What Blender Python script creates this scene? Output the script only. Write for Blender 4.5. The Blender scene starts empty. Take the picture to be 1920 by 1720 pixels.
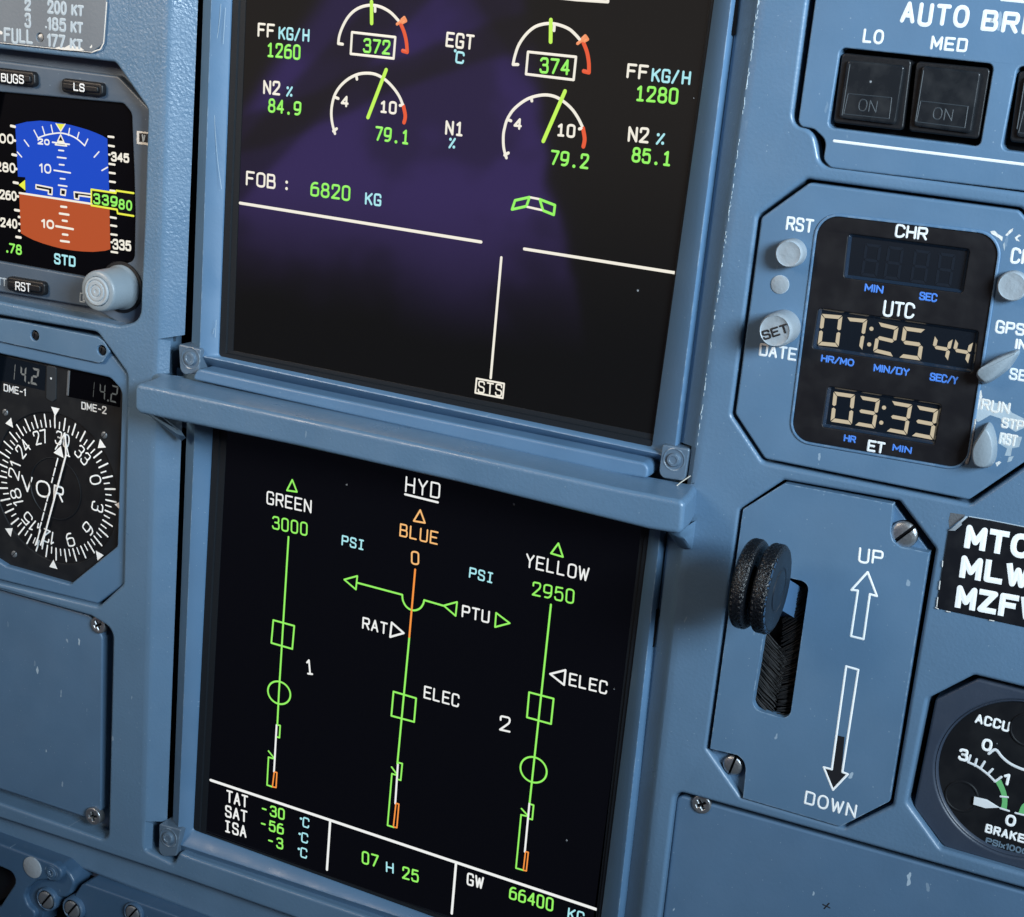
"""Close-up of an airliner's centre instrument panel.

All measures below are millimetres on the panel: u to the right, v up, w out of
the panel towards the viewer.  The panel stands upright: u = +X, v = +Z, w = -Y.
"""
import bpy, math, random
from mathutils import Matrix, Vector
from mathutils.geometry import tessellate_polygon

scene = bpy.context.scene
COL = scene.collection
MM = 0.001
random.seed(7)

# ------------------------------------------------------------------ camera
cam_data = bpy.data.cameras.new('camera')
cam = bpy.data.objects.new('camera', cam_data)
COL.objects.link(cam)
cam_data.sensor_fit = 'HORIZONTAL'
cam_data.sensor_width = 36.0
cam_data.lens = 56.874
cam_data.shift_x = -0.01842
cam_data.shift_y = 0.03534
cam_data.clip_start = 0.01
cam_data.clip_end = 50.0
cam.matrix_world = Matrix.Translation((0.20812, -0.46251, 0.13828)) @ Matrix([[0.90206, -0.202854, 0.38097], [0.421043, 0.219446, -0.880095], [0.094928, 0.954303, 0.283364]]).to_4x4()
scene.camera = cam

# ------------------------------------------------------------------ surroundings and lamps
world = bpy.data.worlds.new('World')
scene.world = world
world.use_nodes = True
wn, wl = world.node_tree.nodes, world.node_tree.links
wn.clear()


def world_node(kind, **kw):
    n = wn.new(kind)
    for k, v in kw.items():
        setattr(n, k, v)
    return n


# the flight deck behind the camera: dim above and towards the floor, greyish ahead, with
# violet cloth that the display glass mirrors
def smooth_range(src, lo, hi, to_lo=0.0, to_hi=1.0):
    n = world_node('ShaderNodeMapRange', interpolation_type='SMOOTHSTEP')
    n.inputs['From Min'].default_value, n.inputs['From Max'].default_value = lo, hi
    n.inputs['To Min'].default_value, n.inputs['To Max'].default_value = to_lo, to_hi
    wl.new(src, n.inputs['Value'])
    return n.outputs[0]


def blend(fac, a, b):
    n = world_node('ShaderNodeMix', data_type='RGBA')
    for sock, val in ((n.inputs[6], a), (n.inputs[7], b)):
        if isinstance(val, tuple):
            sock.default_value = val + (1,)
        else:
            wl.new(val, sock)
    wl.new(fac, n.inputs[0])
    return n.outputs[2]


def product(a, b, op='MULTIPLY'):
    n = world_node('ShaderNodeMath', operation=op)
    wl.new(a, n.inputs[0]); wl.new(b, n.inputs[1])
    return n.outputs[0]


w_out = world_node('ShaderNodeOutputWorld')
w_bg = world_node('ShaderNodeBackground')
w_tc = world_node('ShaderNodeTexCoord')
w_sep = world_node('ShaderNodeSeparateXYZ')
wl.new(w_tc.outputs['Generated'], w_sep.inputs[0])


def calc(op, a, b):
    n = world_node('ShaderNodeMath', operation=op)
    for k, val in ((0, a), (1, b)):
        if isinstance(val, (int, float)):
            n.inputs[k].default_value = val
        else:
            wl.new(val, n.inputs[k])
    return n.outputs[0]


# slopes of a direction: across (x over depth) and up (z over depth)
w_depth = calc('MAXIMUM', calc('MULTIPLY', w_sep.outputs['Y'], -1.0), 0.05)
w_warp = world_node('ShaderNodeTexNoise')
w_warp.inputs['Scale'].default_value = 14.0
w_warp.inputs['Detail'].default_value = 3.0
wl.new(w_tc.outputs['Generated'], w_warp.inputs['Vector'])
w_shift = calc('MULTIPLY', calc('SUBTRACT', w_warp.outputs['Fac'], 0.5), 0.045)
w_across = calc('ADD', calc('DIVIDE', w_sep.outputs['X'], w_depth), w_shift)
w_up = calc('ADD', calc('DIVIDE', w_sep.outputs['Z'], w_depth), w_shift)


def side_of(p, q):
    """Signed distance from the line p-q, positive on its left."""
    d = (Vector(q) - Vector(p)).normalized()
    return calc('ADD', calc('ADD', calc('MULTIPLY', w_across, -d.y), calc('MULTIPLY', w_up, d.x)), d.y * p[0] - d.x * p[1])


def stripe(p, q, half, soft, depth):
    away = calc('ABSOLUTE', side_of(p, q), 0.0)
    return smooth_range(away, half, half + soft, 1.0 - depth, 1.0)


# violet cloth put into the world colour, edges and bands shaped for its reflection
cloth = smooth_range(side_of((-0.41, -0.201), (-0.462, -0.024)), -0.004, 0.006)
cloth = product(cloth, smooth_range(side_of((-0.456, -0.047), (-0.517, 0.005)), -0.004, 0.006, 0.25, 1.0))
cloth = product(cloth, smooth_range(side_of((-0.64, -0.019), (-0.669, -0.062)), -0.006, 0.010, 0.0, 1.0))
cloth = product(cloth, smooth_range(w_up, -0.225, -0.115, 0.0, 1.0))
cloth = product(cloth, stripe((-0.604, -0.04), (-0.674, -0.115), 0.013, 0.006, 0.70))
cloth = product(cloth, stripe((-0.545, -0.041), (-0.483, -0.016), 0.009, 0.005, 0.75))
cloth = product(cloth, smooth_range(w_warp.outputs['Fac'], 0.42, 0.54, 0.55, 1.0))
w_front = world_node('ShaderNodeMath', operation='LESS_THAN')
w_front.inputs[1].default_value = -0.3
wl.new(w_sep.outputs['Y'], w_front.inputs[0])
cloth = product(cloth, w_front.outputs[0])
floor_to_front = smooth_range(w_sep.outputs['Z'], -0.21, -0.02)
front_to_top = smooth_range(w_sep.outputs['Z'], 0.15, 0.45)
room = blend(front_to_top, blend(floor_to_front, (0.012, 0.015, 0.024), (0.155, 0.130, 0.115)), (0.03, 0.04, 0.06))
room = blend(cloth, room, (0.40, 0.25, 1.08))
wl.new(room, w_bg.inputs['Color'])
wl.new(w_bg.outputs[0], w_out.inputs['Surface'])
w_bg.inputs['Strength'].default_value = 1.0


def area_lamp(name, loc, target, sx, sy, power, colour):
    d = bpy.data.lights.new(name, 'AREA')
    d.shape = 'RECTANGLE'
    d.size, d.size_y = sx, sy
    d.energy = power
    d.color = colour
    o = bpy.data.objects.new(name, d)
    COL.objects.link(o)
    o.location = loc
    o.rotation_euler = (Vector(target) - Vector(loc)).to_track_quat('-Z', 'Y').to_euler()
    return o


# daylight through the right-hand windscreen, softer daylight from the left-hand one
key = area_lamp('windscreen_light', (0.86, -0.58, 0.43), (0.18, 0, 0.25), 0.42, 0.30, 4.5, (0.72, 0.88, 1.0))
key.data.spread = math.radians(70)
area_lamp('side_window_light', (-0.55, -0.70, 0.46), (-0.24, 0, 0.18), 0.30, 0.30, 0.72, (1.0, 0.82, 0.64)).data.spread = math.radians(48)

scene.view_settings.view_transform = 'Standard'
scene.view_settings.look = 'None'
scene.view_settings.exposure = 0.0
scene.view_settings.gamma = 1.0
scene.view_settings.use_curve_mapping = False


# ------------------------------------------------------------------ materials
def new_mat(name):
    m = bpy.data.materials.new(name)
    m.use_nodes = True
    nt = m.node_tree
    return m, nt, nt.nodes['Principled BSDF']


def paint(name, base, rough=0.42, bump=0.12, grain=900.0, vary=0.15, specks=0.0, spec=0.5, smudge=0.12,
          chip=(0.36, 0.46, 0.55), seed=0.0, coarse=0.0, wear=0.0):
    """Sprayed paint: slight blotches, fine grain, smudged gloss, a few pale chips and scratches."""
    m, nt, p = new_mat(name)
    N, L = nt.nodes, nt.links
    tc = N.new('ShaderNodeTexCoord')
    off = N.new('ShaderNodeVectorMath'); off.operation = 'ADD'
    off.inputs[1].default_value = (seed, seed * 0.7, seed * 1.3)
    L.new(tc.outputs['Object'], off.inputs[0])
    big = N.new('ShaderNodeTexNoise'); big.inputs['Scale'].default_value = 38.0; big.inputs['Detail'].default_value = 5.0
    L.new(off.outputs[0], big.inputs['Vector'])
    hsv = N.new('ShaderNodeMix'); hsv.data_type = 'RGBA'
    lo = tuple(c * (1 - vary) for c in base) + (1,)
    hi = tuple(c * (1 + vary) for c in base) + (1,)
    hsv.inputs[6].default_value, hsv.inputs[7].default_value = lo, hi
    L.new(big.outputs['Fac'], hsv.inputs[0])
    colour = hsv.outputs[2]
    if specks > 0:
        sc = N.new('ShaderNodeMapping'); sc.inputs['Rotation'].default_value = (0, 0.5, 0)
        sc.inputs['Scale'].default_value = (1.0, 1.0, 0.30)
        L.new(off.outputs[0], sc.inputs['Vector'])
        warp = N.new('ShaderNodeTexNoise'); warp.inputs['Scale'].default_value = 300.0
        L.new(off.outputs[0], warp.inputs['Vector'])
        wadd = N.new('ShaderNodeMix'); wadd.data_type = 'VECTOR'; wadd.inputs[0].default_value = 0.0022
        L.new(sc.outputs[0], wadd.inputs[4]); L.new(warp.outputs['Color'], wadd.inputs[5])
        sx = N.new('ShaderNodeSeparateXYZ'); cx = N.new('ShaderNodeCombineXYZ')
        L.new(wadd.outputs[1], sx.inputs[0]); L.new(sx.outputs[0], cx.inputs[0]); L.new(sx.outputs[2], cx.inputs[1])
        vo = N.new('ShaderNodeTexVoronoi'); vo.voronoi_dimensions = '2D'; vo.inputs['Scale'].default_value = 190.0
        L.new(cx.outputs[0], vo.inputs['Vector'])
        sep = N.new('ShaderNodeSeparateColor'); L.new(vo.outputs['Color'], sep.inputs[0])
        lim = N.new('ShaderNodeMapRange'); lim.inputs['From Min'].default_value = 1.0 - specks
        lim.inputs['From Max'].default_value = 1.0
        lim.inputs['To Max'].default_value = 0.11
        L.new(sep.outputs[0], lim.inputs['Value'])
        lt = N.new('ShaderNodeMath'); lt.operation = 'LESS_THAN'
        L.new(vo.outputs['Distance'], lt.inputs[0]); L.new(lim.outputs[0], lt.inputs[1])
        mx = N.new('ShaderNodeMix'); mx.data_type = 'RGBA'
        mx.inputs[7].default_value = chip + (1,)
        L.new(colour, mx.inputs[6])
        half = N.new('ShaderNodeMath'); half.operation = 'MULTIPLY'
        L.new(lt.outputs[0], half.inputs[0]); L.new(sep.outputs[1], half.inputs[1])
        L.new(half.outputs[0], mx.inputs[0])
        colour = mx.outputs[2]
    if specks > 0:      # fine pale dust
        dx = N.new('ShaderNodeSeparateXYZ'); dc = N.new('ShaderNodeCombineXYZ')
        L.new(off.outputs[0], dx.inputs[0]); L.new(dx.outputs[0], dc.inputs[0]); L.new(dx.outputs[2], dc.inputs[1])
        dv = N.new('ShaderNodeTexVoronoi'); dv.voronoi_dimensions = '2D'; dv.inputs['Scale'].default_value = 520.0
        L.new(dc.outputs[0], dv.inputs['Vector'])
        ds = N.new('ShaderNodeSeparateColor'); L.new(dv.outputs['Color'], ds.inputs[0])
        dl = N.new('ShaderNodeMapRange'); dl.inputs['From Min'].default_value = 0.93; dl.inputs['To Max'].default_value = 0.11
        L.new(ds.outputs[0], dl.inputs['Value'])
        dt2 = N.new('ShaderNodeMath'); dt2.operation = 'LESS_THAN'
        L.new(dv.outputs['Distance'], dt2.inputs[0]); L.new(dl.outputs[0], dt2.inputs[1])
        dm = N.new('ShaderNodeMath'); dm.operation = 'MULTIPLY'; dm.inputs[1].default_value = 0.32
        L.new(dt2.outputs[0], dm.inputs[0])
        dmx = N.new('ShaderNodeMix'); dmx.data_type = 'RGBA'; dmx.inputs[7].default_value = chip + (1,)
        L.new(colour, dmx.inputs[6]); L.new(dm.outputs[0], dmx.inputs[0])
        colour = dmx.outputs[2]
    if wear > 0:        # paint rubbed pale along the edges
        bv = N.new('ShaderNodeBevel'); bv.samples = 4; bv.inputs['Radius'].default_value = 0.0007
        ge = N.new('ShaderNodeNewGeometry')
        dt = N.new('ShaderNodeVectorMath'); dt.operation = 'DOT_PRODUCT'
        L.new(bv.outputs[0], dt.inputs[0]); L.new(ge.outputs['Normal'], dt.inputs[1])
        em = N.new('ShaderNodeMapRange'); em.inputs['From Min'].default_value = 0.985; em.inputs['From Max'].default_value = 0.90
        L.new(dt.outputs['Value'], em.inputs['Value'])
        wn_ = N.new('ShaderNodeTexNoise'); wn_.inputs['Scale'].default_value = 420.0; wn_.inputs['Detail'].default_value = 6.0
        L.new(off.outputs[0], wn_.inputs['Vector'])
        wm_ = N.new('ShaderNodeMapRange'); wm_.inputs['From Min'].default_value = 0.47; wm_.inputs['From Max'].default_value = 0.60
        wm_.inputs['To Max'].default_value = wear
        L.new(wn_.outputs['Fac'], wm_.inputs['Value'])
        ww = N.new('ShaderNodeMath'); ww.operation = 'MULTIPLY'
        L.new(em.outputs[0], ww.inputs[0]); L.new(wm_.outputs[0], ww.inputs[1])
        wx = N.new('ShaderNodeMix'); wx.data_type = 'RGBA'; wx.inputs[7].default_value = chip + (1,)
        L.new(colour, wx.inputs[6]); L.new(ww.outputs[0], wx.inputs[0])
        colour = wx.outputs[2]
    L.new(colour, p.inputs['Base Color'])
    sm = N.new('ShaderNodeTexNoise'); sm.inputs['Scale'].default_value = 70.0; sm.inputs['Detail'].default_value = 6.0
    L.new(off.outputs[0], sm.inputs['Vector'])
    rr = N.new('ShaderNodeMapRange')
    rr.inputs['From Min'].default_value, rr.inputs['From Max'].default_value = 0.3, 0.7
    rr.inputs['To Min'].default_value, rr.inputs['To Max'].default_value = rough - smudge, rough + smudge
    L.new(sm.outputs['Fac'], rr.inputs['Value']); L.new(rr.outputs[0], p.inputs['Roughness'])
    p.inputs['Specular IOR Level'].default_value = spec
    if bump > 0:
        fine = N.new('ShaderNodeTexNoise'); fine.inputs['Scale'].default_value = grain; fine.inputs['Detail'].default_value = 3.0
        L.new(off.outputs[0], fine.inputs['Vector'])
        b = N.new('ShaderNodeBump'); b.inputs['Strength'].default_value = bump; b.inputs['Distance'].default_value = 0.0006
        L.new(fine.outputs['Fac'], b.inputs['Height']); L.new(b.outputs[0], p.inputs['Normal'])
        if coarse > 0:      # thicker crinkle coat on the upper left of the casting
            sx = N.new('ShaderNodeSeparateXYZ'); L.new(tc.outputs['Object'], sx.inputs[0])
            fx = N.new('ShaderNodeMapRange'); fx.inputs['From Min'].default_value = -0.06; fx.inputs['From Max'].default_value = -0.125
            L.new(sx.outputs[0], fx.inputs['Value'])
            fz = N.new('ShaderNodeMapRange'); fz.inputs['From Min'].default_value = -0.04; fz.inputs['From Max'].default_value = 0.06
            fz.inputs['To Min'].default_value = bump; fz.inputs['To Max'].default_value = coarse
            L.new(sx.outputs[2], fz.inputs['Value'])
            mm = N.new('ShaderNodeMix'); mm.data_type = 'FLOAT'; mm.inputs[2].default_value = bump
            L.new(fx.outputs[0], mm.inputs[0]); L.new(fz.outputs[0], mm.inputs[3]); L.new(mm.outputs[0], b.inputs['Strength'])
    return m


def plain(name, base, rough=0.5, metal=0.0, spec=0.5, bump=0.0, grain=1500.0, emit=None, power=1.0):
    m, nt, p = new_mat(name)
    p.inputs['Base Color'].default_value = base + (1,)
    p.inputs['Roughness'].default_value = rough
    p.inputs['Metallic'].default_value = metal
    p.inputs['Specular IOR Level'].default_value = spec
    if emit:
        p.inputs['Emission Color'].default_value = emit + (1,)
        p.inputs['Emission Strength'].default_value = power
    if bump > 0:
        N, L = nt.nodes, nt.links
        tc = N.new('ShaderNodeTexCoord')
        fine = N.new('ShaderNodeTexNoise'); fine.inputs['Scale'].default_value = grain; fine.inputs['Detail'].default_value = 4.0
        L.new(tc.outputs['Object'], fine.inputs['Vector'])
        b = N.new('ShaderNodeBump'); b.inputs['Strength'].default_value = bump; b.inputs['Distance'].default_value = 0.0008
        L.new(fine.outputs['Fac'], b.inputs['Height']); L.new(b.outputs[0], p.inputs['Normal'])
        mr = N.new('ShaderNodeMapRange'); mr.inputs['To Min'].default_value = max(rough - .15, .05); mr.inputs['To Max'].default_value = rough + .15
        L.new(fine.outputs['Fac'], mr.inputs['Value']); L.new(mr.outputs[0], p.inputs['Roughness'])
    return m


def lit(name, rgb, power=1.0):
    """Lit marks on a display; rgb is the colour as seen on the screen."""
    lin = tuple((c / 255 / 12.92) if c < 11 else ((c / 255 + .055) / 1.055) ** 2.4 for c in rgb)
    return plain(name, (0.004, 0.004, 0.004), rough=0.3, spec=0.2, emit=lin, power=power)


def dusty_black(name, base=(0.012, 0.012, 0.014), rough=0.38, dust=0.05, clean=0.86):
    m, nt, p = new_mat(name)
    N, L = nt.nodes, nt.links
    tc = N.new('ShaderNodeTexCoord')
    n1 = N.new('ShaderNodeTexNoise'); n1.inputs['Scale'].default_value = 160.0; n1.inputs['Detail'].default_value = 6.0
    L.new(tc.outputs['Object'], n1.inputs['Vector'])
    mr = N.new('ShaderNodeMapRange'); mr.inputs['From Min'].default_value = 0.45; mr.inputs['From Max'].default_value = 0.75
    mr.inputs['To Max'].default_value = 1.0
    L.new(n1.outputs['Fac'], mr.inputs['Value'])
    mx = N.new('ShaderNodeMix'); mx.data_type = 'RGBA'
    mx.inputs[6].default_value = base + (1,)
    mx.inputs[7].default_value = tuple(c + dust for c in base) + (1,)
    L.new(mr.outputs[0], mx.inputs[0])
    vo = N.new('ShaderNodeTexVoronoi'); vo.inputs['Scale'].default_value = 187.0
    L.new(tc.outputs['Object'], vo.inputs['Vector'])
    sep = N.new('ShaderNodeSeparateColor'); L.new(vo.outputs['Color'], sep.inputs[0])
    lim = N.new('ShaderNodeMapRange'); lim.inputs['From Min'].default_value = clean; lim.inputs['To Max'].default_value = 0.09
    L.new(sep.outputs[0], lim.inputs['Value'])
    lt = N.new('ShaderNodeMath'); lt.operation = 'LESS_THAN'
    L.new(vo.outputs['Distance'], lt.inputs[0]); L.new(lim.outputs[0], lt.inputs[1])
    mx2 = N.new('ShaderNodeMix'); mx2.data_type = 'RGBA'; mx2.inputs[7].default_value = (0.22, 0.24, 0.26, 1)
    L.new(mx.outputs[2], mx2.inputs[6]); L.new(lt.outputs[0], mx2.inputs[0])
    L.new(mx2.outputs[2], p.inputs['Base Color'])
    rr = N.new('ShaderNodeMapRange'); rr.inputs['To Min'].default_value = rough - 0.12; rr.inputs['To Max'].default_value = rough + 0.2
    L.new(n1.outputs['Fac'], rr.inputs['Value']); L.new(rr.outputs[0], p.inputs['Roughness'])
    p.inputs['Specular IOR Level'].default_value = 0.3
    return m


def glass(name, base, rough=0.06, spec=0.9, backlight=None, power=0.0):
    """Dark display glass, finely dusty, with an even backlight if the display is on."""
    m = dusty_black(name, base=base, rough=0.16, dust=0.0, clean=0.955)
    p = m.node_tree.nodes['Principled BSDF']
    for l in list(p.inputs['Roughness'].links):
        m.node_tree.links.remove(l)
    p.inputs['Roughness'].default_value = rough
    p.inputs['Specular IOR Level'].default_value = spec
    if backlight:
        p.inputs['Emission Color'].default_value = backlight + (1,)
        p.inputs['Emission Strength'].default_value = power
    return m


M = {}
M['frame'] = paint('frame_paint', (0.094, 0.170, 0.266), rough=0.36, bump=0.14, grain=950.0, specks=0.05, coarse=0.42, wear=0.55)
M['frame_grain'] = paint('frame_grain_paint', (0.165, 0.220, 0.285), rough=0.5, bump=0.55, grain=620.0, specks=0.0)
M['bezel'] = paint('bezel_paint', (0.082, 0.164, 0.276), rough=0.42, bump=0.06, specks=0.04, seed=3.1, wear=0.5)
M['lit_plate'] = paint('lit_plate_paint', (0.086, 0.163, 0.262), rough=0.45, bump=0.06, specks=0.08, seed=5.3, wear=0.6)
M['cover'] = paint('cover_paint', (0.080, 0.150, 0.245), rough=0.40, bump=0.08, specks=0.35, seed=9.7, wear=0.5)
M['console'] = paint('console_paint', (0.042, 0.092, 0.165), rough=0.45, bump=0.06, specks=0.04, seed=12.0, wear=0.4)  # base darkened to stand in for the weaker light on the low console
M['gauge_case'] = paint('gauge_case_paint', (0.030, 0.042, 0.066), rough=0.42, bump=0.08, specks=0.0, seed=2.0)
M['standby_face'] = paint('standby_face_paint', (0.062, 0.092, 0.132), rough=0.42, bump=0.05, specks=0.01, seed=4.0, wear=0.3)
M['gap'] = plain('dark_gap', (0.004, 0.004, 0.005), rough=0.8, spec=0.1)  # black base stands in for the shade inside gaps and slots
M['gasket'] = plain('gasket_rubber', (0.008, 0.011, 0.015), rough=0.55, bump=0.1, spec=0.2)
M['gasket_dark'] = plain('gasket_rubber_dark', (0.008, 0.009, 0.011), rough=0.5)
M['black_plastic'] = plain('black_plastic', (0.008, 0.009, 0.011), rough=0.4, bump=0.05, spec=0.35)
M['button_cap'] = dusty_black('button_plastic', (0.010, 0.012, 0.015), 0.24, 0.014)
M['black_face'] = dusty_black('clock_face_black', (0.007, 0.007, 0.009), 0.42, 0.004)
M['knurl'] = plain('knurled_black', (0.005, 0.006, 0.008), rough=0.27, bump=0.6, grain=1500.0)
M['wheel_face'] = paint('wheel_face_black', (0.006, 0.009, 0.014), rough=0.28, bump=0.03, vary=0.2, spec=0.45)
M['worn_edge'] = plain('worn_edge_metal', (0.50, 0.50, 0.48), rough=0.4, metal=0.7, bump=0.4)
M['steel'] = plain('screw_steel', (0.36, 0.38, 0.40), rough=0.36, metal=0.85, bump=0.15)
M['dull_metal'] = plain('dull_metal', (0.20, 0.22, 0.24), rough=0.45, metal=0.6, bump=0.15)
M['lug'] = paint('lug_metal', (0.085, 0.130, 0.185), rough=0.32, bump=0.05, specks=0.03, wear=0.6)
M['pale_knob'] = paint('pale_knob_plastic', (0.215, 0.262, 0.300), rough=0.42, bump=0.14, vary=0.2, grain=1200, wear=0.8)
M['pale_ring'] = plain('pale_knob_ring', (0.33, 0.38, 0.42), rough=0.45)
M['dark_ring'] = plain('knob_groove', (0.10, 0.13, 0.16), rough=0.5)
M['button_white'] = paint('pale_button', (0.27, 0.31, 0.345), rough=0.38, bump=0.25, vary=0.25, grain=900, wear=0.8)
M['white'] = plain('white_legend', (0.70, 0.73, 0.75), rough=0.5)
M['white_bright'] = plain('brightened_white', (0.90, 0.92, 0.92), rough=0.5)  # legend white raised to make up for weak light on the marks
M['white_dim'] = plain('pale_legend', (0.36, 0.44, 0.51), rough=0.5)
M['cream'] = plain('worn_paint', (0.62, 0.62, 0.60), rough=0.6, bump=0.3)
M['worn_patch'] = paint('worn_patch_paint', (0.34, 0.42, 0.48), rough=0.6, bump=0.3, vary=0.35, grain=500)
M['blue_legend'] = plain('blue_legend', (0.055, 0.19, 0.62), rough=0.5)
M['black_ink'] = plain('black_legend', (0.010, 0.011, 0.014), rough=0.5)
M['dial_grey'] = plain('dial_grey', (0.11, 0.17, 0.23), rough=0.5)
M['green_band'] = plain('green_band', (0.14, 0.46, 0.17), rough=0.5)
M['placard'] = paint('placard_plastic', (0.125, 0.150, 0.180), rough=0.5, bump=0.12, vary=0.16, specks=0.10, seed=6.0)
M['placard_black'] = dusty_black('placard_black', (0.006, 0.007, 0.010), 0.4, 0.006)
M['bristle'] = plain('brush_bristle', (0.006, 0.0065, 0.008), rough=0.5, spec=0.4)
M['lever_arm'] = plain('lever_arm_paint', (0.060, 0.130, 0.240), rough=0.4)
M['etched'] = plain('etched_grey', (0.026, 0.034, 0.042), rough=0.5)
M['smear'] = paint('smear_paint', (0.13, 0.25, 0.39), rough=0.5, vary=0.3)
M['glint_bevel'] = plain('glint_bevel_gloss', (0.012, 0.022, 0.040), rough=0.16, spec=1.0)
M['hair'] = plain('pale_fibre', (0.55, 0.55, 0.5), rough=0.6)
M['glass_upper'] = glass('upper_display_glass', (0.004, 0.004, 0.004), rough=0.035, spec=1.0, backlight=(0.0022, 0.0018, 0.0017), power=1.0)
M['glass_lower'] = glass('lower_display_glass', (0.002, 0.002, 0.003), rough=0.08, spec=0.35, backlight=(0.0012, 0.0013, 0.0022), power=1.0)
M['glass_small'] = glass('instrument_glass', (0.002, 0.002, 0.003), rough=0.12, spec=0.2)
M['lcd_glass'] = glass('lcd_glass', (0.006, 0.009, 0.014), rough=0.10, spec=0.9)
M['dial_black'] = dusty_black('dial_black', (0.003, 0.004, 0.006), 0.55, 0.003)
M['dial_case'] = dusty_black('dial_case_black', (0.006, 0.008, 0.011), 0.55, 0.005)
M['window_tint'] = plain('window_tint', (0.030, 0.036, 0.042), rough=0.3)
M['l_white'] = lit('lit_white', (243, 238, 224))
M['l_cold'] = lit('lit_cold_white', (240, 242, 240))
M['l_green'] = lit('lit_green', (150, 245, 100))
M['l_lime'] = lit('lit_lime', (196, 246, 92))
M['l_cyan'] = lit('lit_cyan', (170, 232, 240))
M['l_red'] = lit('lit_red', (232, 92, 56))
M['l_orange'] = lit('lit_orange', (244, 150, 100))
M['l_amber'] = lit('lit_amber', (250, 150, 66))
M['l_amber_pale'] = lit('lit_pale_amber', (250, 190, 120))
M['l_sky'] = lit('lit_sky_blue', (19, 72, 196))
M['l_earth'] = lit('lit_earth_brown', (180, 80, 40))
M['l_yellow'] = lit('lit_yellow', (236, 240, 70))
M['l_black'] = plain('unlit_black', (0.003, 0.003, 0.004), rough=0.3, spec=0.2)
M['l_ghost'] = lit('lit_grey', (118, 121, 120))
M['l_ghost_dim'] = lit('lit_dim_grey', (84, 87, 86))
M['l_bone'] = lit('lit_bone', (196, 184, 158))
M['l_ghost_off'] = plain('unlit_segment', (0.008, 0.012, 0.019), rough=0.3)


# ------------------------------------------------------------------ objects
ORIGIN = {}


def to_world(p):
    return Vector((p[0] * MM, -p[2] * MM, p[1] * MM))


def thing(name, label, category, at3, group=None):
    o = bpy.data.objects.new(name, None)
    o.empty_display_size = 0.01
    COL.objects.link(o)
    o.location = to_world(at3)
    o['label'] = label
    o['category'] = category
    if group:
        o['group'] = group
    ORIGIN[o.name] = to_world(at3)
    return o


def root_of(o):
    while o.parent is not None:
        o = o.parent
    return o


class Mesh:
    """Collects faces in panel millimetres and links them as one object."""

    def __init__(self):
        self.v, self.f = [], []

    def add(self, pts, faces):
        b = len(self.v)
        self.v += [tuple(p) for p in pts]
        self.f += [tuple(i + b for i in f) for f in faces]

    def make(self, name, material, parent=None, smooth=35.0, weighted=False, label=None):
        me = bpy.data.meshes.new(name)
        base = ORIGIN[root_of(parent).name] if parent else Vector((0, 0, 0))
        me.from_pydata([to_world(p) - base for p in self.v], [], self.f)
        me.materials.append(M[material])
        me.validate()
        o = bpy.data.objects.new(name, me)
        COL.objects.link(o)
        if parent:
            o.parent = parent
        if label:
            o['label'] = label
        import bmesh
        bm = bmesh.new(); bm.from_mesh(me)
        bmesh.ops.remove_doubles(bm, verts=bm.verts, dist=1e-7)
        bmesh.ops.recalc_face_normals(bm, faces=bm.faces)
        bm.to_mesh(me); bm.free()
        if smooth:
            me.shade_smooth()
            me.set_sharp_from_angle(angle=math.radians(smooth))
        if weighted:
            wm = o.modifiers.new('weighted', 'WEIGHTED_NORMAL')
            wm.keep_sharp = True
        return o


def area2(p):
    return sum(a[0] * b[1] - b[0] * a[1] for a, b in zip(p, p[1:] + p[:1]))


def rounded(pts, r, n=5):
    """Round the corners of a closed polygon; r is one radius or one per corner."""
    out = []
    k = len(pts)
    for i in range(k):
        ri = r[i] if isinstance(r, (list, tuple)) else r
        p0, p, p1 = Vector(pts[i - 1]), Vector(pts[i]), Vector(pts[(i + 1) % k])
        a, b = (p0 - p), (p1 - p)
        la, lb = a.length, b.length
        if ri <= 0 or la < 1e-6 or lb < 1e-6:
            out.append(tuple(p)); continue
        a /= la; b /= lb
        ang = a.angle(b)
        if ang > math.pi - 0.05:
            out.append(tuple(p)); continue
        t = min(ri / math.tan(ang / 2), la * 0.48, lb * 0.48)
        rr = t * math.tan(ang / 2)
        c = p + (a + b).normalized() * (rr / math.sin(ang / 2))
        s, e = p + a * t, p + b * t
        a0 = math.atan2(s.y - c.y, s.x - c.x); a1 = math.atan2(e.y - c.y, e.x - c.x)
        d = (a1 - a0 + math.pi) % (2 * math.pi) - math.pi
        for j in range(n + 1):
            q = a0 + d * j / n
            out.append((c.x + rr * math.cos(q), c.y + rr * math.sin(q)))
    return out


def inset(pts, d):
    """Move a closed polygon's edges to their left by d (mitred)."""
    out = []
    k = len(pts)
    for i in range(k):
        p0, p, p1 = Vector(pts[i - 1]), Vector(pts[i]), Vector(pts[(i + 1) % k])
        e0, e1 = (p - p0), (p1 - p)
        if e0.length < 1e-9: e0 = e1
        if e1.length < 1e-9: e1 = e0
        e0 = e0.normalized(); e1 = e1.normalized()
        n0, n1 = Vector((-e0.y, e0.x)), Vector((-e1.y, e1.x))
        n = n0 + n1
        if n.length < 1e-6:
            n = n0
        n = n.normalized()
        s = d / max(n.dot(n0), 0.35)
        out.append(tuple(p + n * s))
    return out


def circle(c, r, n=40, a0=0.0):
    return [(c[0] + r * math.cos(a0 + 2 * math.pi * i / n), c[1] + r * math.sin(a0 + 2 * math.pi * i / n)) for i in range(n)]


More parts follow.
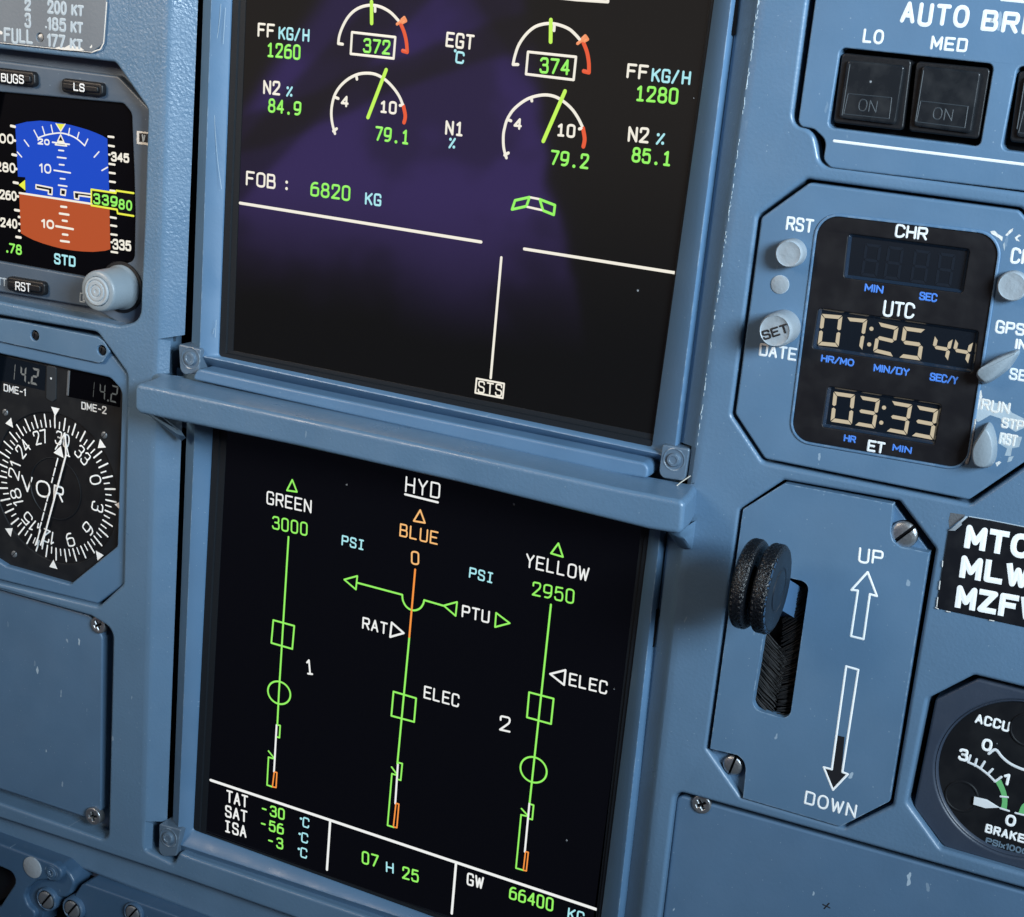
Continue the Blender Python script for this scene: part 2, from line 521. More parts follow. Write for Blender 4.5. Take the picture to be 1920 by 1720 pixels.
def add_plate(mb, outer, holes, w0, w1, bevel=0.6, steps=3, closed_back=False):
    loops = []
    o = list(outer)
    if area2(o) < 0: o.reverse()
    loops.append(o)
    for h in holes:
        h = list(h)
        if area2(h) > 0: h.reverse()
        loops.append(h)
    caps = []
    for lp in loops:
        rings = [[(p[0], p[1], w0) for p in lp], [(p[0], p[1], w1 - bevel) for p in lp]]
        if bevel > 0:
            for s in range(1, steps + 1):
                q = s / steps * math.pi / 2
                rings.append([(p[0], p[1], w1 - bevel + bevel * math.sin(q)) for p in inset(lp, bevel * (1 - math.cos(q)))])
        k = len(lp)
        flat = [p for r in rings for p in r]
        faces = []
        for a in range(len(rings) - 1):
            for i in range(k):
                j = (i + 1) % k
                faces.append((a * k + i, a * k + j, (a + 1) * k + j, (a + 1) * k + i))
        mb.add(flat, faces)
        caps.append(rings[-1])
    def cap(rings, w):
        vs = [[Vector((p[0], p[1], 0)) for p in r] for r in rings]
        tris = tessellate_polygon(vs)
        flat = [(p[0], p[1], w) for r in rings for p in r]
        mb.add(flat, tris)
    cap(caps, w1)
    if closed_back:
        cap(loops, w0)


def plate(name, outer, holes, w0, w1, material, parent, bevel=0.6, steps=3, label=None, closed_back=False):
    mb = Mesh()
    add_plate(mb, outer, holes, w0, w1, bevel, steps, closed_back)
    return mb.make(name, material, parent, weighted=True, label=label)


def sheet(name, outer, w, material, parent, holes=(), label=None):
    mb = Mesh()
    loops = [list(outer)] + [list(h) for h in holes]
    tris = tessellate_polygon([[Vector((p[0], p[1], 0)) for p in r] for r in loops])
    mb.add([(p[0], p[1], w) for r in loops for p in r], tris)
    return mb.make(name, material, parent, smooth=None, label=label)


def add_loft(mb, rings, closed=True):
    k = len(rings[0])
    flat = [p for r in rings for p in r]
    faces = []
    for a in range(len(rings) - 1):
        for i in range(k if closed else k - 1):
            j = (i + 1) % k
            faces.append((a * k + i, a * k + j, (a + 1) * k + j, (a + 1) * k + i))
    mb.add(flat, faces)


def loft(name, rings, material, parent, closed=True, smooth=35.0, label=None):
    mb = Mesh()
    add_loft(mb, rings, closed)
    return mb.make(name, material, parent, smooth=smooth, label=label)


def lift(pts, w):
    return [(p[0], p[1], w) for p in pts]


def add_lathe(mb, c, profile, n=48, axis='w', close=True):
    """profile: (radius, height) pairs; axis w is out of the panel, axis u is across it."""
    rings = []
    for r, h in profile:
        ring = []
        for i in range(n):
            a = 2 * math.pi * i / n
            if axis == 'w':
                ring.append((c[0] + r * math.cos(a), c[1] + r * math.sin(a), c[2] + h))
            else:
                ring.append((c[0] + h, c[1] + r * math.cos(a), c[2] + r * math.sin(a)))
        rings.append(ring)
    add_loft(mb, rings)
    if close:
        b = len(mb.v)
        mb.v += rings[-1]
        mb.f.append(tuple(range(b, b + n)))


def lathe(name, c, profile, material, parent, n=48, axis='w', smooth=35.0, label=None, close=True):
    mb = Mesh()
    add_lathe(mb, c, profile, n, axis, close)
    return mb.make(name, material, parent, smooth=smooth, label=label)


# ------------------------------------------------------------------ lines and lettering
RISE = 0.07


def add_stroke(mb, pts, width, w, closed=False, flat=False):
    """A painted line: low ridge with round joins."""
    h = width / 2
    n = len(pts)
    if flat and not closed and n > 1:
        e0 = (Vector(pts[0]) - Vector(pts[1])).normalized() * h
        e1 = (Vector(pts[-1]) - Vector(pts[-2])).normalized() * h
        pts = [tuple(Vector(pts[0]) + e0)] + list(pts[1:-1]) + [tuple(Vector(pts[-1]) + e1)]
    segs = [(pts[i], pts[(i + 1) % n]) for i in range(n if closed else n - 1)]
    for a, b in segs:
        d = Vector((b[0] - a[0], b[1] - a[1]))
        if d.length < 1e-6:
            continue
        d.normalize()
        x, y = -d.y * h, d.x * h
        mb.add([(a[0] + x, a[1] + y, w), (a[0], a[1], w + RISE), (a[0] - x, a[1] - y, w),
                (b[0] + x, b[1] + y, w), (b[0], b[1], w + RISE), (b[0] - x, b[1] - y, w)],
               [(0, 1, 4, 3), (1, 2, 5, 4)])
    m = 10
    for p in (pts[1:-1] if flat and not closed else pts):
        ring = [(p[0] + h * math.cos(2 * math.pi * i / m), p[1] + h * math.sin(2 * math.pi * i / m), w) for i in range(m)]
        mb.add(ring + [(p[0], p[1], w + RISE)], [(i, (i + 1) % m, m) for i in range(m)])


def line(name, pts, width, w, material, parent, closed=False, label=None):
    mb = Mesh()
    add_stroke(mb, pts, width, w, closed)
    return mb.make(name, material, parent, smooth=None, label=label)


def lines(name, many, width, w, material, parent, label=None):
    mb = Mesh()
    for p in many:
        add_stroke(mb, p, width, w)
    return mb.make(name, material, parent, smooth=None, label=label)


def soften(pts, closed=False, times=3):
    for _ in range(times):
        out = []
        n = len(pts)
        rng = range(n) if closed else range(n - 1)
        if not closed: out.append(pts[0])
        for i in rng:
            a, b = pts[i], pts[(i + 1) % n]
            out.append((a[0] * .75 + b[0] * .25, a[1] * .75 + b[1] * .25))
            out.append((a[0] * .25 + b[0] * .75, a[1] * .25 + b[1] * .75))
        if not closed: out.append(pts[-1])
        pts = out
    return pts


# strokes on a 4 x 6 grid; ~ curved, * closed curve, ! dot
GLYPH = {
    'A': '0,0 2,6 4,0|.65,1.9 3.35,1.9', 'B': '0,0 0,6|0,6 2.1,6|~2.1,6 3.75,6 3.75,3.15 2.1,3.15|0,3.15 2.1,3.15|~2.1,3.15 4.1,3.15 4.1,0 2.1,0|0,0 2.1,0',
    'C': '~4,4.7 3.7,6.1 2,6.1 0,6.1 0,3 0,-.1 2,-.1 3.7,-.1 4,1.3', 'D': '0,0 0,6|0,6 1.5,6|~1.5,6 4,6 4,3.9 4,2.1 4,0 1.5,0|0,0 1.5,0',
    'E': '4,6 0,6 0,0 4,0|0,3.1 3.4,3.1', 'F': '4,6 0,6 0,0|0,3.1 3.3,3.1', 'G': '~4,4.7 3.7,6.1 2,6.1 0,6.1 0,3 0,-.1 2,-.1 4,-.1 4,1.4 4,2.7|4,2.7 2.3,2.7',
    'H': '0,0 0,6|4,0 4,6|0,3 4,3', 'I': '0,0 0,6', 'K': '0,0 0,6|4,6 0,2.4|1.5,3.7 4,0', 'L': '0,6 0,0 3.6,0',
    'M': '0,0 0,6 2.3,1.4 4.6,6 4.6,0', 'N': '0,0 0,6 4,0 4,6', 'O': '*0,6.1 4.2,6.1 4.2,3.4 4.2,2.6 4.2,-.1 0,-.1 0,2.6 0,3.4',
    'P': '0,0 0,6|0,6 2.2,6|~2.2,6 4.1,6 4.1,2.8 2.2,2.8|0,2.8 2.2,2.8', 'R': '0,0 0,6|0,6 2.2,6|~2.2,6 4.1,6 4.1,2.9 2.2,2.9|0,2.9 2.2,2.9|2.2,2.9 4,0',
    'S': '~3.9,4.8 3.7,6.1 2,6.1 .1,6.1 .1,3.4 2,3.1 4,2.8 4,-.1 2,-.1 .3,-.1 0,1.3', 'T': '0,6 4,6|2,6 2,0', 'U': '0,6 0,2|~0,2 0,-.1 2,-.1 4,-.1 4,2|4,2 4,6',
    'V': '0,6 2,0 4,6', 'W': '0,6 1.3,0 2.6,5 3.9,0 5.2,6', 'X': '0,0 4,6|0,6 4,0', 'Y': '0,6 2,3 4,6|2,3 2,0', 'Z': '0,6 4,6 0,0 4,0',
    '0': '*0,6.2 3.8,6.2 3.8,3.5 3.8,2.5 3.8,-.2 0,-.2 0,2.5 0,3.5', '1': '0,4.8 1.3,6 1.3,0', '2': '~.1,4.4 .1,6.1 2,6.1 3.9,6.1 3.9,4 2.7,2.7 0,0|0,0 4,0',
    '3': '~.1,5.2 .7,6.1 2.2,6.1 3.8,6.1 3.8,3.2 1.5,3.2|~1.5,3.2 4.1,3.2 4.1,-.1 2,-.1 .5,-.1 0,1', '4': '3.1,0 3.1,6 0,1.7 4,1.7',
    '5': '3.7,6 .5,6 .2,3.3|~.2,3.3 1.1,3.9 4,4 4,-.1 2,-.1 .4,-.1 0,1.1', '6': '*0,3.7 4,3.7 4,2.5 4,-.1 0,-.1 0,1.2|~0,1.8 0,4.6 1.4,6 3.3,5.9',
    '7': '0,6 4,6 1.3,0', '8': '*.3,6.1 3.7,6.1 3.7,3.2 .3,3.2|*0,3.2 4,3.2 4,-.1 0,-.1', '9': '*4,2.3 0,2.3 0,3.5 0,6.1 4,6.1 4,4.8|~4,4.2 4,1.4 2.6,0 .7,.1',
    '%': '.2,.3 3.6,5.7|!.6,5.2|!3.2,.8', '~': '!.5,5.6', ':': '!.5,4.4|!.5,.7', '.': '!.3,.1', '-': '.2,2.8 2.6,2.8', '/': '0,-.2 3,6.2', 'x': '0,0 2.6,3.6|0,3.6 2.6,0', ' ': '',
    'i': '0,6 2.6,6|1.3,6 1.3,0|0,0 2.6,0', 'l': '.2,4.9 1.6,6 1.6,0|.2,0 3,0'}
ROUND = {'O': '*0,6.15 4.4,6.15 4.4,-.15 0,-.15', '0': '*0,6.1 3.8,6.1 3.8,-.1 0,-.1', 'C': '~4,4.8 3.3,6.2 0,6.5 0,3 0,-.5 3.3,-.2 4,1.2',
         'U': '0,6 0,2.2|~0,2.2 0,-.85 4,-.85 4,2.2|4,2.2 4,6', 'G': '~4,4.8 3.3,6.2 0,6.5 0,3 0,-.5 4,-.7 4,1.6 4,2.7|4,2.7 2.3,2.7'}
WIDE = {'I': 0.1, 'M': 4.6, 'W': 5.2, 'O': 4.2, '1': 1.4, '~': 1.0, ':': 1.0, '.': .6, '-': 2.8, '/': 3.0, 'x': 2.6, ' ': 1.6, 'L': 3.6, 'i': 2.6, 'l': 3.1, '0': 3.8}


def glyph_layout(s, mono, gap):
    x, out = 0.0, []
    for ch in s:
        wd = WIDE.get(ch, 4.0)
        if mono:
            out.append((ch, x + (0 if ch not in '.:' else 1.6) + (0.6 if ch in 'il' else 0), 1.0)); x += 6.1
        else:
            out.append((ch, x, 1.0)); x += wd + gap
    if mono:
        last = s[-1]
        total = out[-1][1] + WIDE.get(last, 4.0)
    else:
        total = x - gap
    return out, max(total, 0.5)


def text(name, s, bl, br, tl, width, w, material, parent, mono=False, gap=1.9, label=None, upright=True, flat=False):
    """Lettering fitted between three corners: baseline start, baseline end and top of the first letter."""
    if mono:
        s = s.replace('I', 'i').replace('1', 'l')
    lay, total = glyph_layout(s, mono, gap)
    ex = (Vector(br) - Vector(bl)) / total
    ey = (Vector(tl) - Vector(bl)) / 6.0
    if upright:
        h = abs(ey.dot(Vector((-ex.y, ex.x)).normalized()))
        ey = Vector((-ex.y, ex.x)).normalized() * h
    mb = Mesh()
    for ch, x0, _ in lay:
        for st in (GLYPH[ch] if mono else ROUND.get(ch, GLYPH[ch])).split('|'):
            if not st:
                continue
            kind = st[0] if st[0] in '~*!' else ''
            pts = [tuple(float(t) for t in q.split(',')) for q in st[len(kind):].split()]
            if kind == '~': pts = soften(pts)
            if kind == '*': pts = soften(pts, True, 2)
            q = [tuple(Vector(bl) + ex * (x0 + p[0]) + ey * p[1]) for p in pts]
            if kind == '!':
                r = width * 0.72
                m = 12
                ring = [(q[0][0] + r * math.cos(2 * math.pi * i / m), q[0][1] + r * math.sin(2 * math.pi * i / m), w) for i in range(m)]
                mb.add(ring + [(q[0][0], q[0][1], w + RISE)], [(i, (i + 1) % m, m) for i in range(m)])
            else:
                add_stroke(mb, q, width, w, kind == '*', flat and kind == '')
    return mb.make(name, material, parent, smooth=None, label=label)


SEG = {'0': 'abcdef', '1': 'bc', '2': 'abged', '3': 'abgcd', '4': 'fgbc', '5': 'afgcd', '6': 'afgedc', '7': 'abc', '8': 'abcdefg', '9': 'abcdfg'}


def seven(name, chars, material, parent, w, t=0.17):
    """Seven-segment figures; chars is a list of (figure, bottom left, bottom right, top left)."""
    mb = Mesh()
    for ch, bl, br, tl in chars:
        bl, br, tl = Vector(bl), Vector(br), Vector(tl)
        ex, ey = br - bl, tl - bl
        if ch in '.o':
            c = bl
            r = ex.length if ch == 'o' else ex.length
            mb.add([(c.x + r * math.cos(i * math.pi / 6), c.y + r * math.sin(i * math.pi / 6), w) for i in range(12)], [tuple(range(12))])
            continue
        k = ex.length / ey.length
        ty = t * k
        g = 0.025
        S = {'a': [(g, 1), (1 - g, 1), (1 - t, 1 - ty), (t, 1 - ty)], 'd': [(t, ty), (1 - t, ty), (1 - g, 0), (g, 0)],
             'b': [(1, 1 - g), (1 - t, 1 - ty - g), (1 - t, .5 + ty * .6), (1 - t * .5, .5 + g), (1, .5 + ty * .5)],
             'c': [(1, .5 - ty * .5), (1 - t * .5, .5 - g), (1 - t, .5 - ty * .6), (1 - t, ty + g), (1, g)],
             'f': [(0, 1 - g), (0, .5 + ty * .5), (t * .5, .5 + g), (t, .5 + ty * .6), (t, 1 - ty - g)],
             'e': [(0, .5 - ty * .5), (0, g), (t, ty + g), (t, .5 - ty * .6), (t * .5, .5 - g)],
             'g': [(t * .6, .5), (t * 1.05, .5 + ty * .5), (1 - t * 1.05, .5 + ty * .5), (1 - t * .6, .5), (1 - t * 1.05, .5 - ty * .5), (t * 1.05, .5 - ty * .5)]}
        for sname in SEG[ch]:
            q = [bl + ex * p[0] + ey * p[1] for p in S[sname]]
            mb.add([(p.x, p.y, w) for p in q], [tuple(range(len(q)))])
    return mb.make(name, material, parent, smooth=None)


def spline(pts, per=5):
    """Catmull-Rom curve through the points."""
    out = []
    n = len(pts)
    for i in range(n - 1):
        p0, p1, p2, p3 = pts[max(i - 1, 0)], pts[i], pts[i + 1], pts[min(i + 2, n - 1)]
        for j in range(per):
            t = j / per
            out.append(tuple(0.5 * ((2 * p1[k]) + (-p0[k] + p2[k]) * t + (2 * p0[k] - 5 * p1[k] + 4 * p2[k] - p3[k]) * t * t
                                    + (-p0[k] + 3 * p1[k] - 3 * p2[k] + p3[k]) * t ** 3) for k in range(2)))
    out.append(tuple(pts[-1]))
    return out


def ellipse_in(q, n=48):
    """Ellipse that touches the four sides of a quadrilateral."""
    a, b, c, d = (Vector(p) for p in q)
    mid = (a + b + c + d) / 4
    ex, ey = (b + c - a - d) / 4, (a + b - c - d) / 4
    return [tuple(mid + ex * math.cos(2 * math.pi * i / n) + ey * math.sin(2 * math.pi * i / n)) for i in range(n)]


def fit_circle(pts):
    """Least-squares circle through rim points."""
    n = len(pts)
    sx = sum(p[0] for p in pts) / n; sy = sum(p[1] for p in pts) / n
    suu = suv = svv = suz = svz = 0.0
    for p in pts:
        u, v = p[0] - sx, p[1] - sy
        z = u * u + v * v
        suu += u * u; svv += v * v; suv += u * v; suz += u * z; svz += v * z
    det = suu * svv - suv * suv
    uc = (suz * svv - svz * suv) / (2 * det); vc = (svz * suu - suz * suv) / (2 * det)
    r = math.sqrt(uc * uc + vc * vc + (suu + svv) / n)
    return (sx + uc, sy + vc), r


def slotted_screw(parent, c, r, w, angle, material='steel', tall=0.9):
    """A domed slotted screw head: two half domes either side of a dark slot."""
    s = lathe('screw', (c[0], c[1], w - 1.2), [(r * 1.02, 0), (r * 1.02, 1.0), (r * .9, 1.25)], 'gap', parent, n=28)
    mb = Mesh()
    ca, sa = math.cos(angle), math.sin(angle)
    gapw = r * 0.13
    for side in (1, -1):
        rings = []
        for rr, h in ((r, -0.3), (r, tall * .35), (r * .93, tall * .65), (r * .8, tall * .87), (r * .6, tall)):
            n = 16
            ring = []
            lim = math.asin(min(1, gapw / rr))
            for i in range(n + 1):
                a = lim + (math.pi - 2 * lim) * i / n
                x, y = rr * math.cos(a), rr * math.sin(a) * side
                ring.append((c[0] + x * ca - y * sa, c[1] + x * sa + y * ca, w + h))
            rings.append(ring)
        add_loft(mb, rings)
        b = len(mb.v)
        mb.v += rings[-1]
        mb.f.append(tuple(range(b, b + len(rings[-1]))))
    mb.make('screw_head', material, s)
    return s


def cross_screw(parent, c, r, w, angle, material='steel', tall=0.9):
    """A pan-head screw with a cross recess."""
    s = lathe('screw', (c[0], c[1], w - 0.6), [(r * .55, 0), (r * .55, tall * .75)], 'gap', parent, n=20)
    a, b = r * .52, r * .13
    cross = [(a, b), (b, b), (b, a), (-b, a), (-b, b), (-a, b), (-a, -b), (-b, -b), (-b, -a), (b, -a), (b, -b), (a, -b)]
    ca, sa = math.cos(angle), math.sin(angle)
    hole = [(c[0] + x * ca - y * sa, c[1] + x * sa + y * ca) for x, y in cross]
    mb = Mesh()
    add_plate(mb, circle(c, r, 28), [hole], w - 0.4, w + tall, bevel=min(0.55, r * .3), steps=4)
    mb.make('screw_head', material, s, weighted=True)
    return s


# ================================================================== the panel itself
panel = thing('instrument_panel', 'blue-grey painted metal panel that carries all the screens, gauges and placards', 'panel', (0, 0, -16))
OPEN_DISPLAYS = rounded([(-141.76,145.02),(63.09,159.92),(61.61,15.88),(61.39,4.17),(64.19,-181.56),(-40.53,-183.18),(-118.46,-184.05),(-124.49,-183.69),(-127.28,-189.70),(-141.12,-187.88),(-141.28,-175.38),(-141.93,17.63)], [0, 0, 0, 0, 3, 0, 0, 1.5, 2.5, 2.5, 0, 0])
OPEN_STANDBY = rounded([(-231.63,108.60),(-214.32,108.57),(-163.51,108.94),(-149.23,94.69),(-149.39,59.08),(-149.90,32.64),(-149.98,20.54),(-159.34,17.44),(-170.61,17.53),(-214.09,17.44),(-232.17,17.61)], [0, 0, 3, 3, 0, 0, 8, 5, 0, 0, 0])
OPEN_VOR = rounded([(-232.21,11.91),(-205.42,12.42),(-169.07,13.47),(-162.90,7.83),(-155.03,0.33),(-154.59,-80.45),(-165.82,-92.20),(-232.85,-95.07)], [0, 0, 4, 0, 4, 3, 3, 0])
OPEN_COVER = rounded([(-232.86,-97.33),(-169.27,-96.97),(-158.80,-99.80),(-158.74,-189.75),(-213.57,-189.91),(-233.42,-190.11)], [0, 3, 5, 4, 0, 0])
OPEN_BRAKE = rounded([(78.13,161.01),(77.22,149.53),(77.42,115.21),(83.98,114.61),(87.44,105.13),(144.70,104.74),(164.39,104.48),(152.76,166.44)], [0, 0, 3.5, 5, 3.5, 0, 0, 0])
OPEN_CLOCK = rounded([(84.00,100.62),(144.59,100.53),(157.71,89.30),(161.22,32.61),(145.33,15.65),(82.91,15.60),(71.17,28.03),(71.12,88.46)], 2.2)
OPEN_GEAR = rounded([(90.07,11.35),(125.22,12.31),(137.88,0.30),(138.39,-82.70),(125.31,-94.66),(91.20,-94.52),(77.84,-81.12),(78.00,-0.39)], 1.6)
OPEN_GAUGE = rounded([(155.11,-35.16),(143.32,-45.91),(142.68,-80.66),(154.77,-92.48),(180.65,-92.74),(197.96,-90.57),(192.86,-47.24),(181.71,-35.25)], 2.0)
OPEN_RIGHT = rounded([(69.33,-98.86),(197.71,-97.41),(207.70,-168.23),(70.34,-182.20)], [3, 3, 3, 3])
plate('face_plate', [(-243.80,144.86),(154.41,171.82),(223.31,-192.67),(-14.60,-194.47),(-75.27,-194.20),(-124.05,-194.46),(-192.45,-196.14),(-247.97,-197.71)],
      [OPEN_DISPLAYS, OPEN_STANDBY, OPEN_VOR, OPEN_COVER, OPEN_BRAKE, OPEN_CLOCK, OPEN_GEAR, OPEN_GAUGE, OPEN_RIGHT],
      -14, 0, 'frame', panel, bevel=1.3, steps=4)
sheet('dark_backing', [(-244.08,146.12),(152.55,172.98),(221.71,-192.92),(-245.72,-199.81)], -16, 'gap', panel)  # black sheet added behind the openings so the gaps look shaded
# sloping sides of the opening, left and right of the two displays


def side_slope(top, bottom, w_low, flip=False):
    """top / bottom: (ridge, low edge) at the upper and lower end."""
    rows = []
    for (r, l) in (top, bottom):
        r, l = Vector(r), Vector(l)
        d = (l - r)
        k = 2.4 / max(d.length, .1)
        row = [(r.x - d.x * k, r.y - d.y * k, 0.02), (r.x, r.y, 0.0)]
        for t in (.06, .14, .24, .36):
            q = r + d * t
            row.append((q.x, q.y, w_low * t * (t + .36) / .72))
        q = r + d
        row.append((q.x, q.y, w_low))
        rows.append(row)
    return rows


loft('side_slope', side_slope(((-141.76,145.02), (-134.01,146.00)), ((-141.90,15.51), (-134.72,17.45)), -6), 'frame', panel, closed=False, smooth=60)
loft('side_slope', side_slope(((-141.90,15.51), (-138.52,14.90)), ((-141.97,2.67), (-138.65,3.18)), -3), 'frame', panel, closed=False, smooth=60)
loft('side_slope', side_slope(((-141.97,2.67), (-134.55,2.26)), ((-141.20,-175.35), (-135.00,-176.31)), -6), 'frame', panel, closed=False, smooth=60)
loft('side_slope', side_slope(((-141.20,-175.35), (-139.44,-177.29)), ((-141.14,-187.89), (-139.50,-190.16)), -3), 'frame', panel, closed=False, smooth=60)
loft('side_slope', side_slope(((63.09,159.92), (55.19,159.76)), ((61.61,15.88), (54.11,15.08)), -6), 'frame', panel, closed=False, smooth=60)
loft('side_slope', side_slope(((61.61,15.88), (59.35,15.71)), ((61.39,4.17), (59.47,2.62)), -2), 'frame', panel, closed=False, smooth=60)
loft('side_slope', side_slope(((61.39,4.17), (53.85,1.77)), ((64.19,-181.56), (54.31,-187.41)), -6), 'frame', panel, closed=False, smooth=60)
# ledge between the two displays: narrow upper sill, deep shelf with a front face, flared ends
SILL = rounded([(-123.49,8.40),(-81.01,8.10),(35.55,8.31),(47.44,8.29),(47.70,3.31),(36.22,2.68),(-80.72,3.65),(-125.12,4.07)], [3.2, 0, 0, 3, 1.5, 0, 0, 1])
plate('upper_sill', SILL, [], -9, 2, 'bezel', panel, bevel=0.9, steps=4)
ledge_front = rounded([(-137.84,3.21),(-70.38,3.47),(-10.54,3.55),(42.69,3.25),(65.64,3.74),(66.17,-6.91),(55.73,-7.54),(-9.62,-6.34),(-69.75,-6.31),(-137.50,-7.42)], [2.6, 0, 0, 0, 2.2, 2.2, 0, 0, 0, 2.8], n=6)


def grow(pts, dl, dr, up, down=0.0):
    us = [p[0] for p in pts]; a, b = min(us), max(us)
    out = []
    for p in pts:
        t = (p[0] - a) / (b - a)
        edge_l = max(0.0, 1 - t / .06); edge_r = max(0.0, 1 - (1 - t) / .06)
        out.append((p[0] - dl * edge_l + dr * edge_r, p[1]))
    return out


if area2(ledge_front) < 0:
    ledge_front.reverse()
rings = []
for s in range(5):
    q = s / 4 * math.pi / 2
    rings.append(lift(inset(ledge_front, 1.5 * (1 - math.sin(q))), 18 - 1.5 * (1 - math.cos(q))))
rings.append(lift(grow(ledge_front, 0.6, -0.6, 0), 9))
rings.append(lift(grow(ledge_front, 2.2, -1.8, 0), 3))
rings.append(lift(grow(ledge_front, 5.5, -2.3, 0), 0.4))
rings.append(lift(grow(ledge_front, 7.0, -2.4, 0), -0.6))
mb = Mesh()
add_loft(mb, rings)
cap = [(p[0], p[1], 18.0) for p in inset(ledge_front, 1.5)]
mb.add(cap, tessellate_polygon([[Vector((p[0], p[1], 0)) for p in cap]]))
mb.make('ledge', 'frame', panel, weighted=True)
lu = [p[0] for p in ledge_front]
# back of the ledge inside the opening, under the sill
sheet('ledge_back', [(-139.52,4.21),(55.45,6.05),(58.35,-16.37),(-138.65,-17.56)], -8.5, 'frame', panel)
loft('ledge_gusset', [lift([(-148.94,-11.24),(-139.92,-11.72),(-128.88,-18.51),(-130.68,-20.06)], -0.8), lift([(-147.09,-10.47),(-138.11,-10.94),(-127.16,-16.91),(-129.95,-16.87)], 2.4),
                      lift([(-143.84,-11.01),(-137.95,-11.27),(-128.95,-14.86),(-130.33,-15.13)], 2.6)], 'frame', panel)
gl, gr = (58.91,-17.73)[0], (64.49,-15.39)[0]
g_low, g_top = (61.62,-16.58)[1], (61.42,-8.47)[1] + 1.5
mb = Mesh()
prof = [(g_top, 13.0), (g_top - 2.5, 11.5), (g_top - 4.5, 8.0), (g_low + 1.2, 2.2), (g_low, 0.6), (g_low - .4, -1.0)]
add_loft(mb, [[(gl, v, -1.0), (gl + .5, v, w - .5), (gl + 1.2, v, w), (gr - 1.2, v, w), (gr - .3, v, w - .6), (gr, v, -1.0)] for v, w in prof], closed=False)
mb.make('ledge_gusset', 'frame', panel, smooth=60)
# worn paint and a drawn-in highlight, pale dashes along the right-hand ridge
rnd = random.Random(3)
ra, rb_ = Vector((62.98,149.80)), Vector((61.70,16.77))
mb = Mesh()
for k in range(120):
    t = rnd.random() ** 1.25
    ln = rnd.uniform(.002, .009)
    q0, q1 = ra.lerp(rb_, t), ra.lerp(rb_, min(t + ln, 1))
    s = rnd.uniform(-.28, .16)
    add_stroke(mb, [(q0.x + s, q0.y), (q1.x + s + rnd.uniform(-.1, .1), q1.y)], rnd.uniform(.14, .28), 0.0)
mb.make('worn_edge', 'worn_patch', panel, smooth=None)
# bottom flange of the panel
plate('bottom_flange', [(-252.82,-194.84),(-196.82,-196.12),(-127.79,-194.34),(-78.56,-194.18),(-17.31,-194.59),(-15.55,-214.69),(-77.43,-212.56),(-127.09,-211.63),(-218.09,-209.69),(-253.00,-209.91)], [], -14, -5, 'frame', panel, bevel=2.2, steps=5)


# ================================================================== the two displays
def display_unit(name, label, ring_outer, ring_ridge, ring_inner, ring_gasket, ring_glass):
    t = thing(name, label, 'display', (ring_glass[1][0], ring_glass[1][1], -14), 'two square displays, one above the other')
    rr = lambda r, rad: rounded(r, rad, 4)
    mb = Mesh()
    deep = [(p[0], p[1]) for p in ring_outer]
    add_loft(mb, [lift(rr(deep, 1.0), -15), lift(rr(ring_outer, 1.0), -7.2), lift(rr(ring_outer, 1.0), -6.8),
                  lift(rr(inset(ring_ridge, -0.25), 1.2), -2.75), lift(rr(ring_ridge, 1.2), -2.5), lift(rr(inset(ring_ridge, 0.35), 1.2), -2.6),
                  lift(rr(inset(ring_inner, -0.2), 1.2), -5.8), lift(rr(ring_inner, 1.2), -6.1), lift(rr(ring_inner, 1.2), -8)])
    mb.make('bezel', 'bezel', t, smooth=50)
    mb = Mesh()
    mid = [tuple((Vector(a) * .5 + Vector(b) * .5)) for a, b in zip(ring_inner, ring_gasket)]
    add_loft(mb, [lift(ring_inner, -6.5), lift(mid, -6.55), lift(inset(mid, .3), -7.2), lift(ring_gasket, -7.3), lift(ring_gasket, -8)])
    mb.make('gasket', 'gasket', t, smooth=None)
    return t


def lug(parent, body, c, r):
    """Painted mounting lug with a captive round-headed fastener."""
    b = plate('mounting_lug', rounded(body, [.8, .8, 2.0, 2.4], 5), [], -10, -1.0, 'lug', parent, bevel=0.5)
    f = lathe('fastener', (c[0], c[1], -1.0), [(r, -.4), (r, 0.12), (r * .93, .22), (r * .86, .12), (r * .8, -.15), (r * .62, -.2), (r * .58, .5),
                                              (r * .52, .95), (r * .34, 1.05), (r * .3, .85), (r * .12, .8), (0.02, .8)], 'lug', b, n=40, close=False)
    return b


upper = display_unit('display_screen', 'upper square display lit with engine dials and the fuel on board figure', 
    [(-132.55,146.16), (-132.17,6.48), (54.26,7.47), (54.77,159.79)],
    [(-126.34,146.31), (-125.56,11.78), (53.81,10.71), (53.96,159.43)],
    [(-120.68,146.97), (-120.11,12.22), (45.05,11.54), (47.82,159.23)],
    [(-115.89,147.41), (-114.80,14.87), (44.79,15.43), (45.92,159.18)],
    [(-116.87,147.35), (-115.81,14.29), (45.58,14.32), (46.50,159.24)])
lug(upper, [(-133.78,15.02),(-124.14,14.75),(-124.44,6.03),(-132.40,3.83)], (-128.20,10.78), 4.1)
lug(upper, [(49.99,14.40),(59.12,14.84),(58.91,4.29),(50.09,3.67)], (54.57,10.49), 3.7)

for mark in (spline([(-123.17,131.81),(-123.62,124.49),(-124.67,114.89),(-124.26,98.28),(-122.43,82.91),(-119.92,71.05)]), [(-121.25,130.69),(-121.64,119.07)], [(-120.65,22.57),(-121.11,20.35)], [(-119.95,25.54),(-120.05,19.33)]):
    line('scratch_mark', mark, .13, -3.75, 'worn_patch', upper)
for sl_q in ([(53.77,153.73),(54.89,153.82),(55.59,138.16),(54.46,138.06)], [(53.09,-40.93),(54.52,-40.58),(54.14,-53.81),(52.70,-54.18)]):
    plate('slit_shade', sl_q, [], -6.5, -4.9, 'gap', panel, bevel=.05)  # black strips in place of the shaded slits beside the bezels

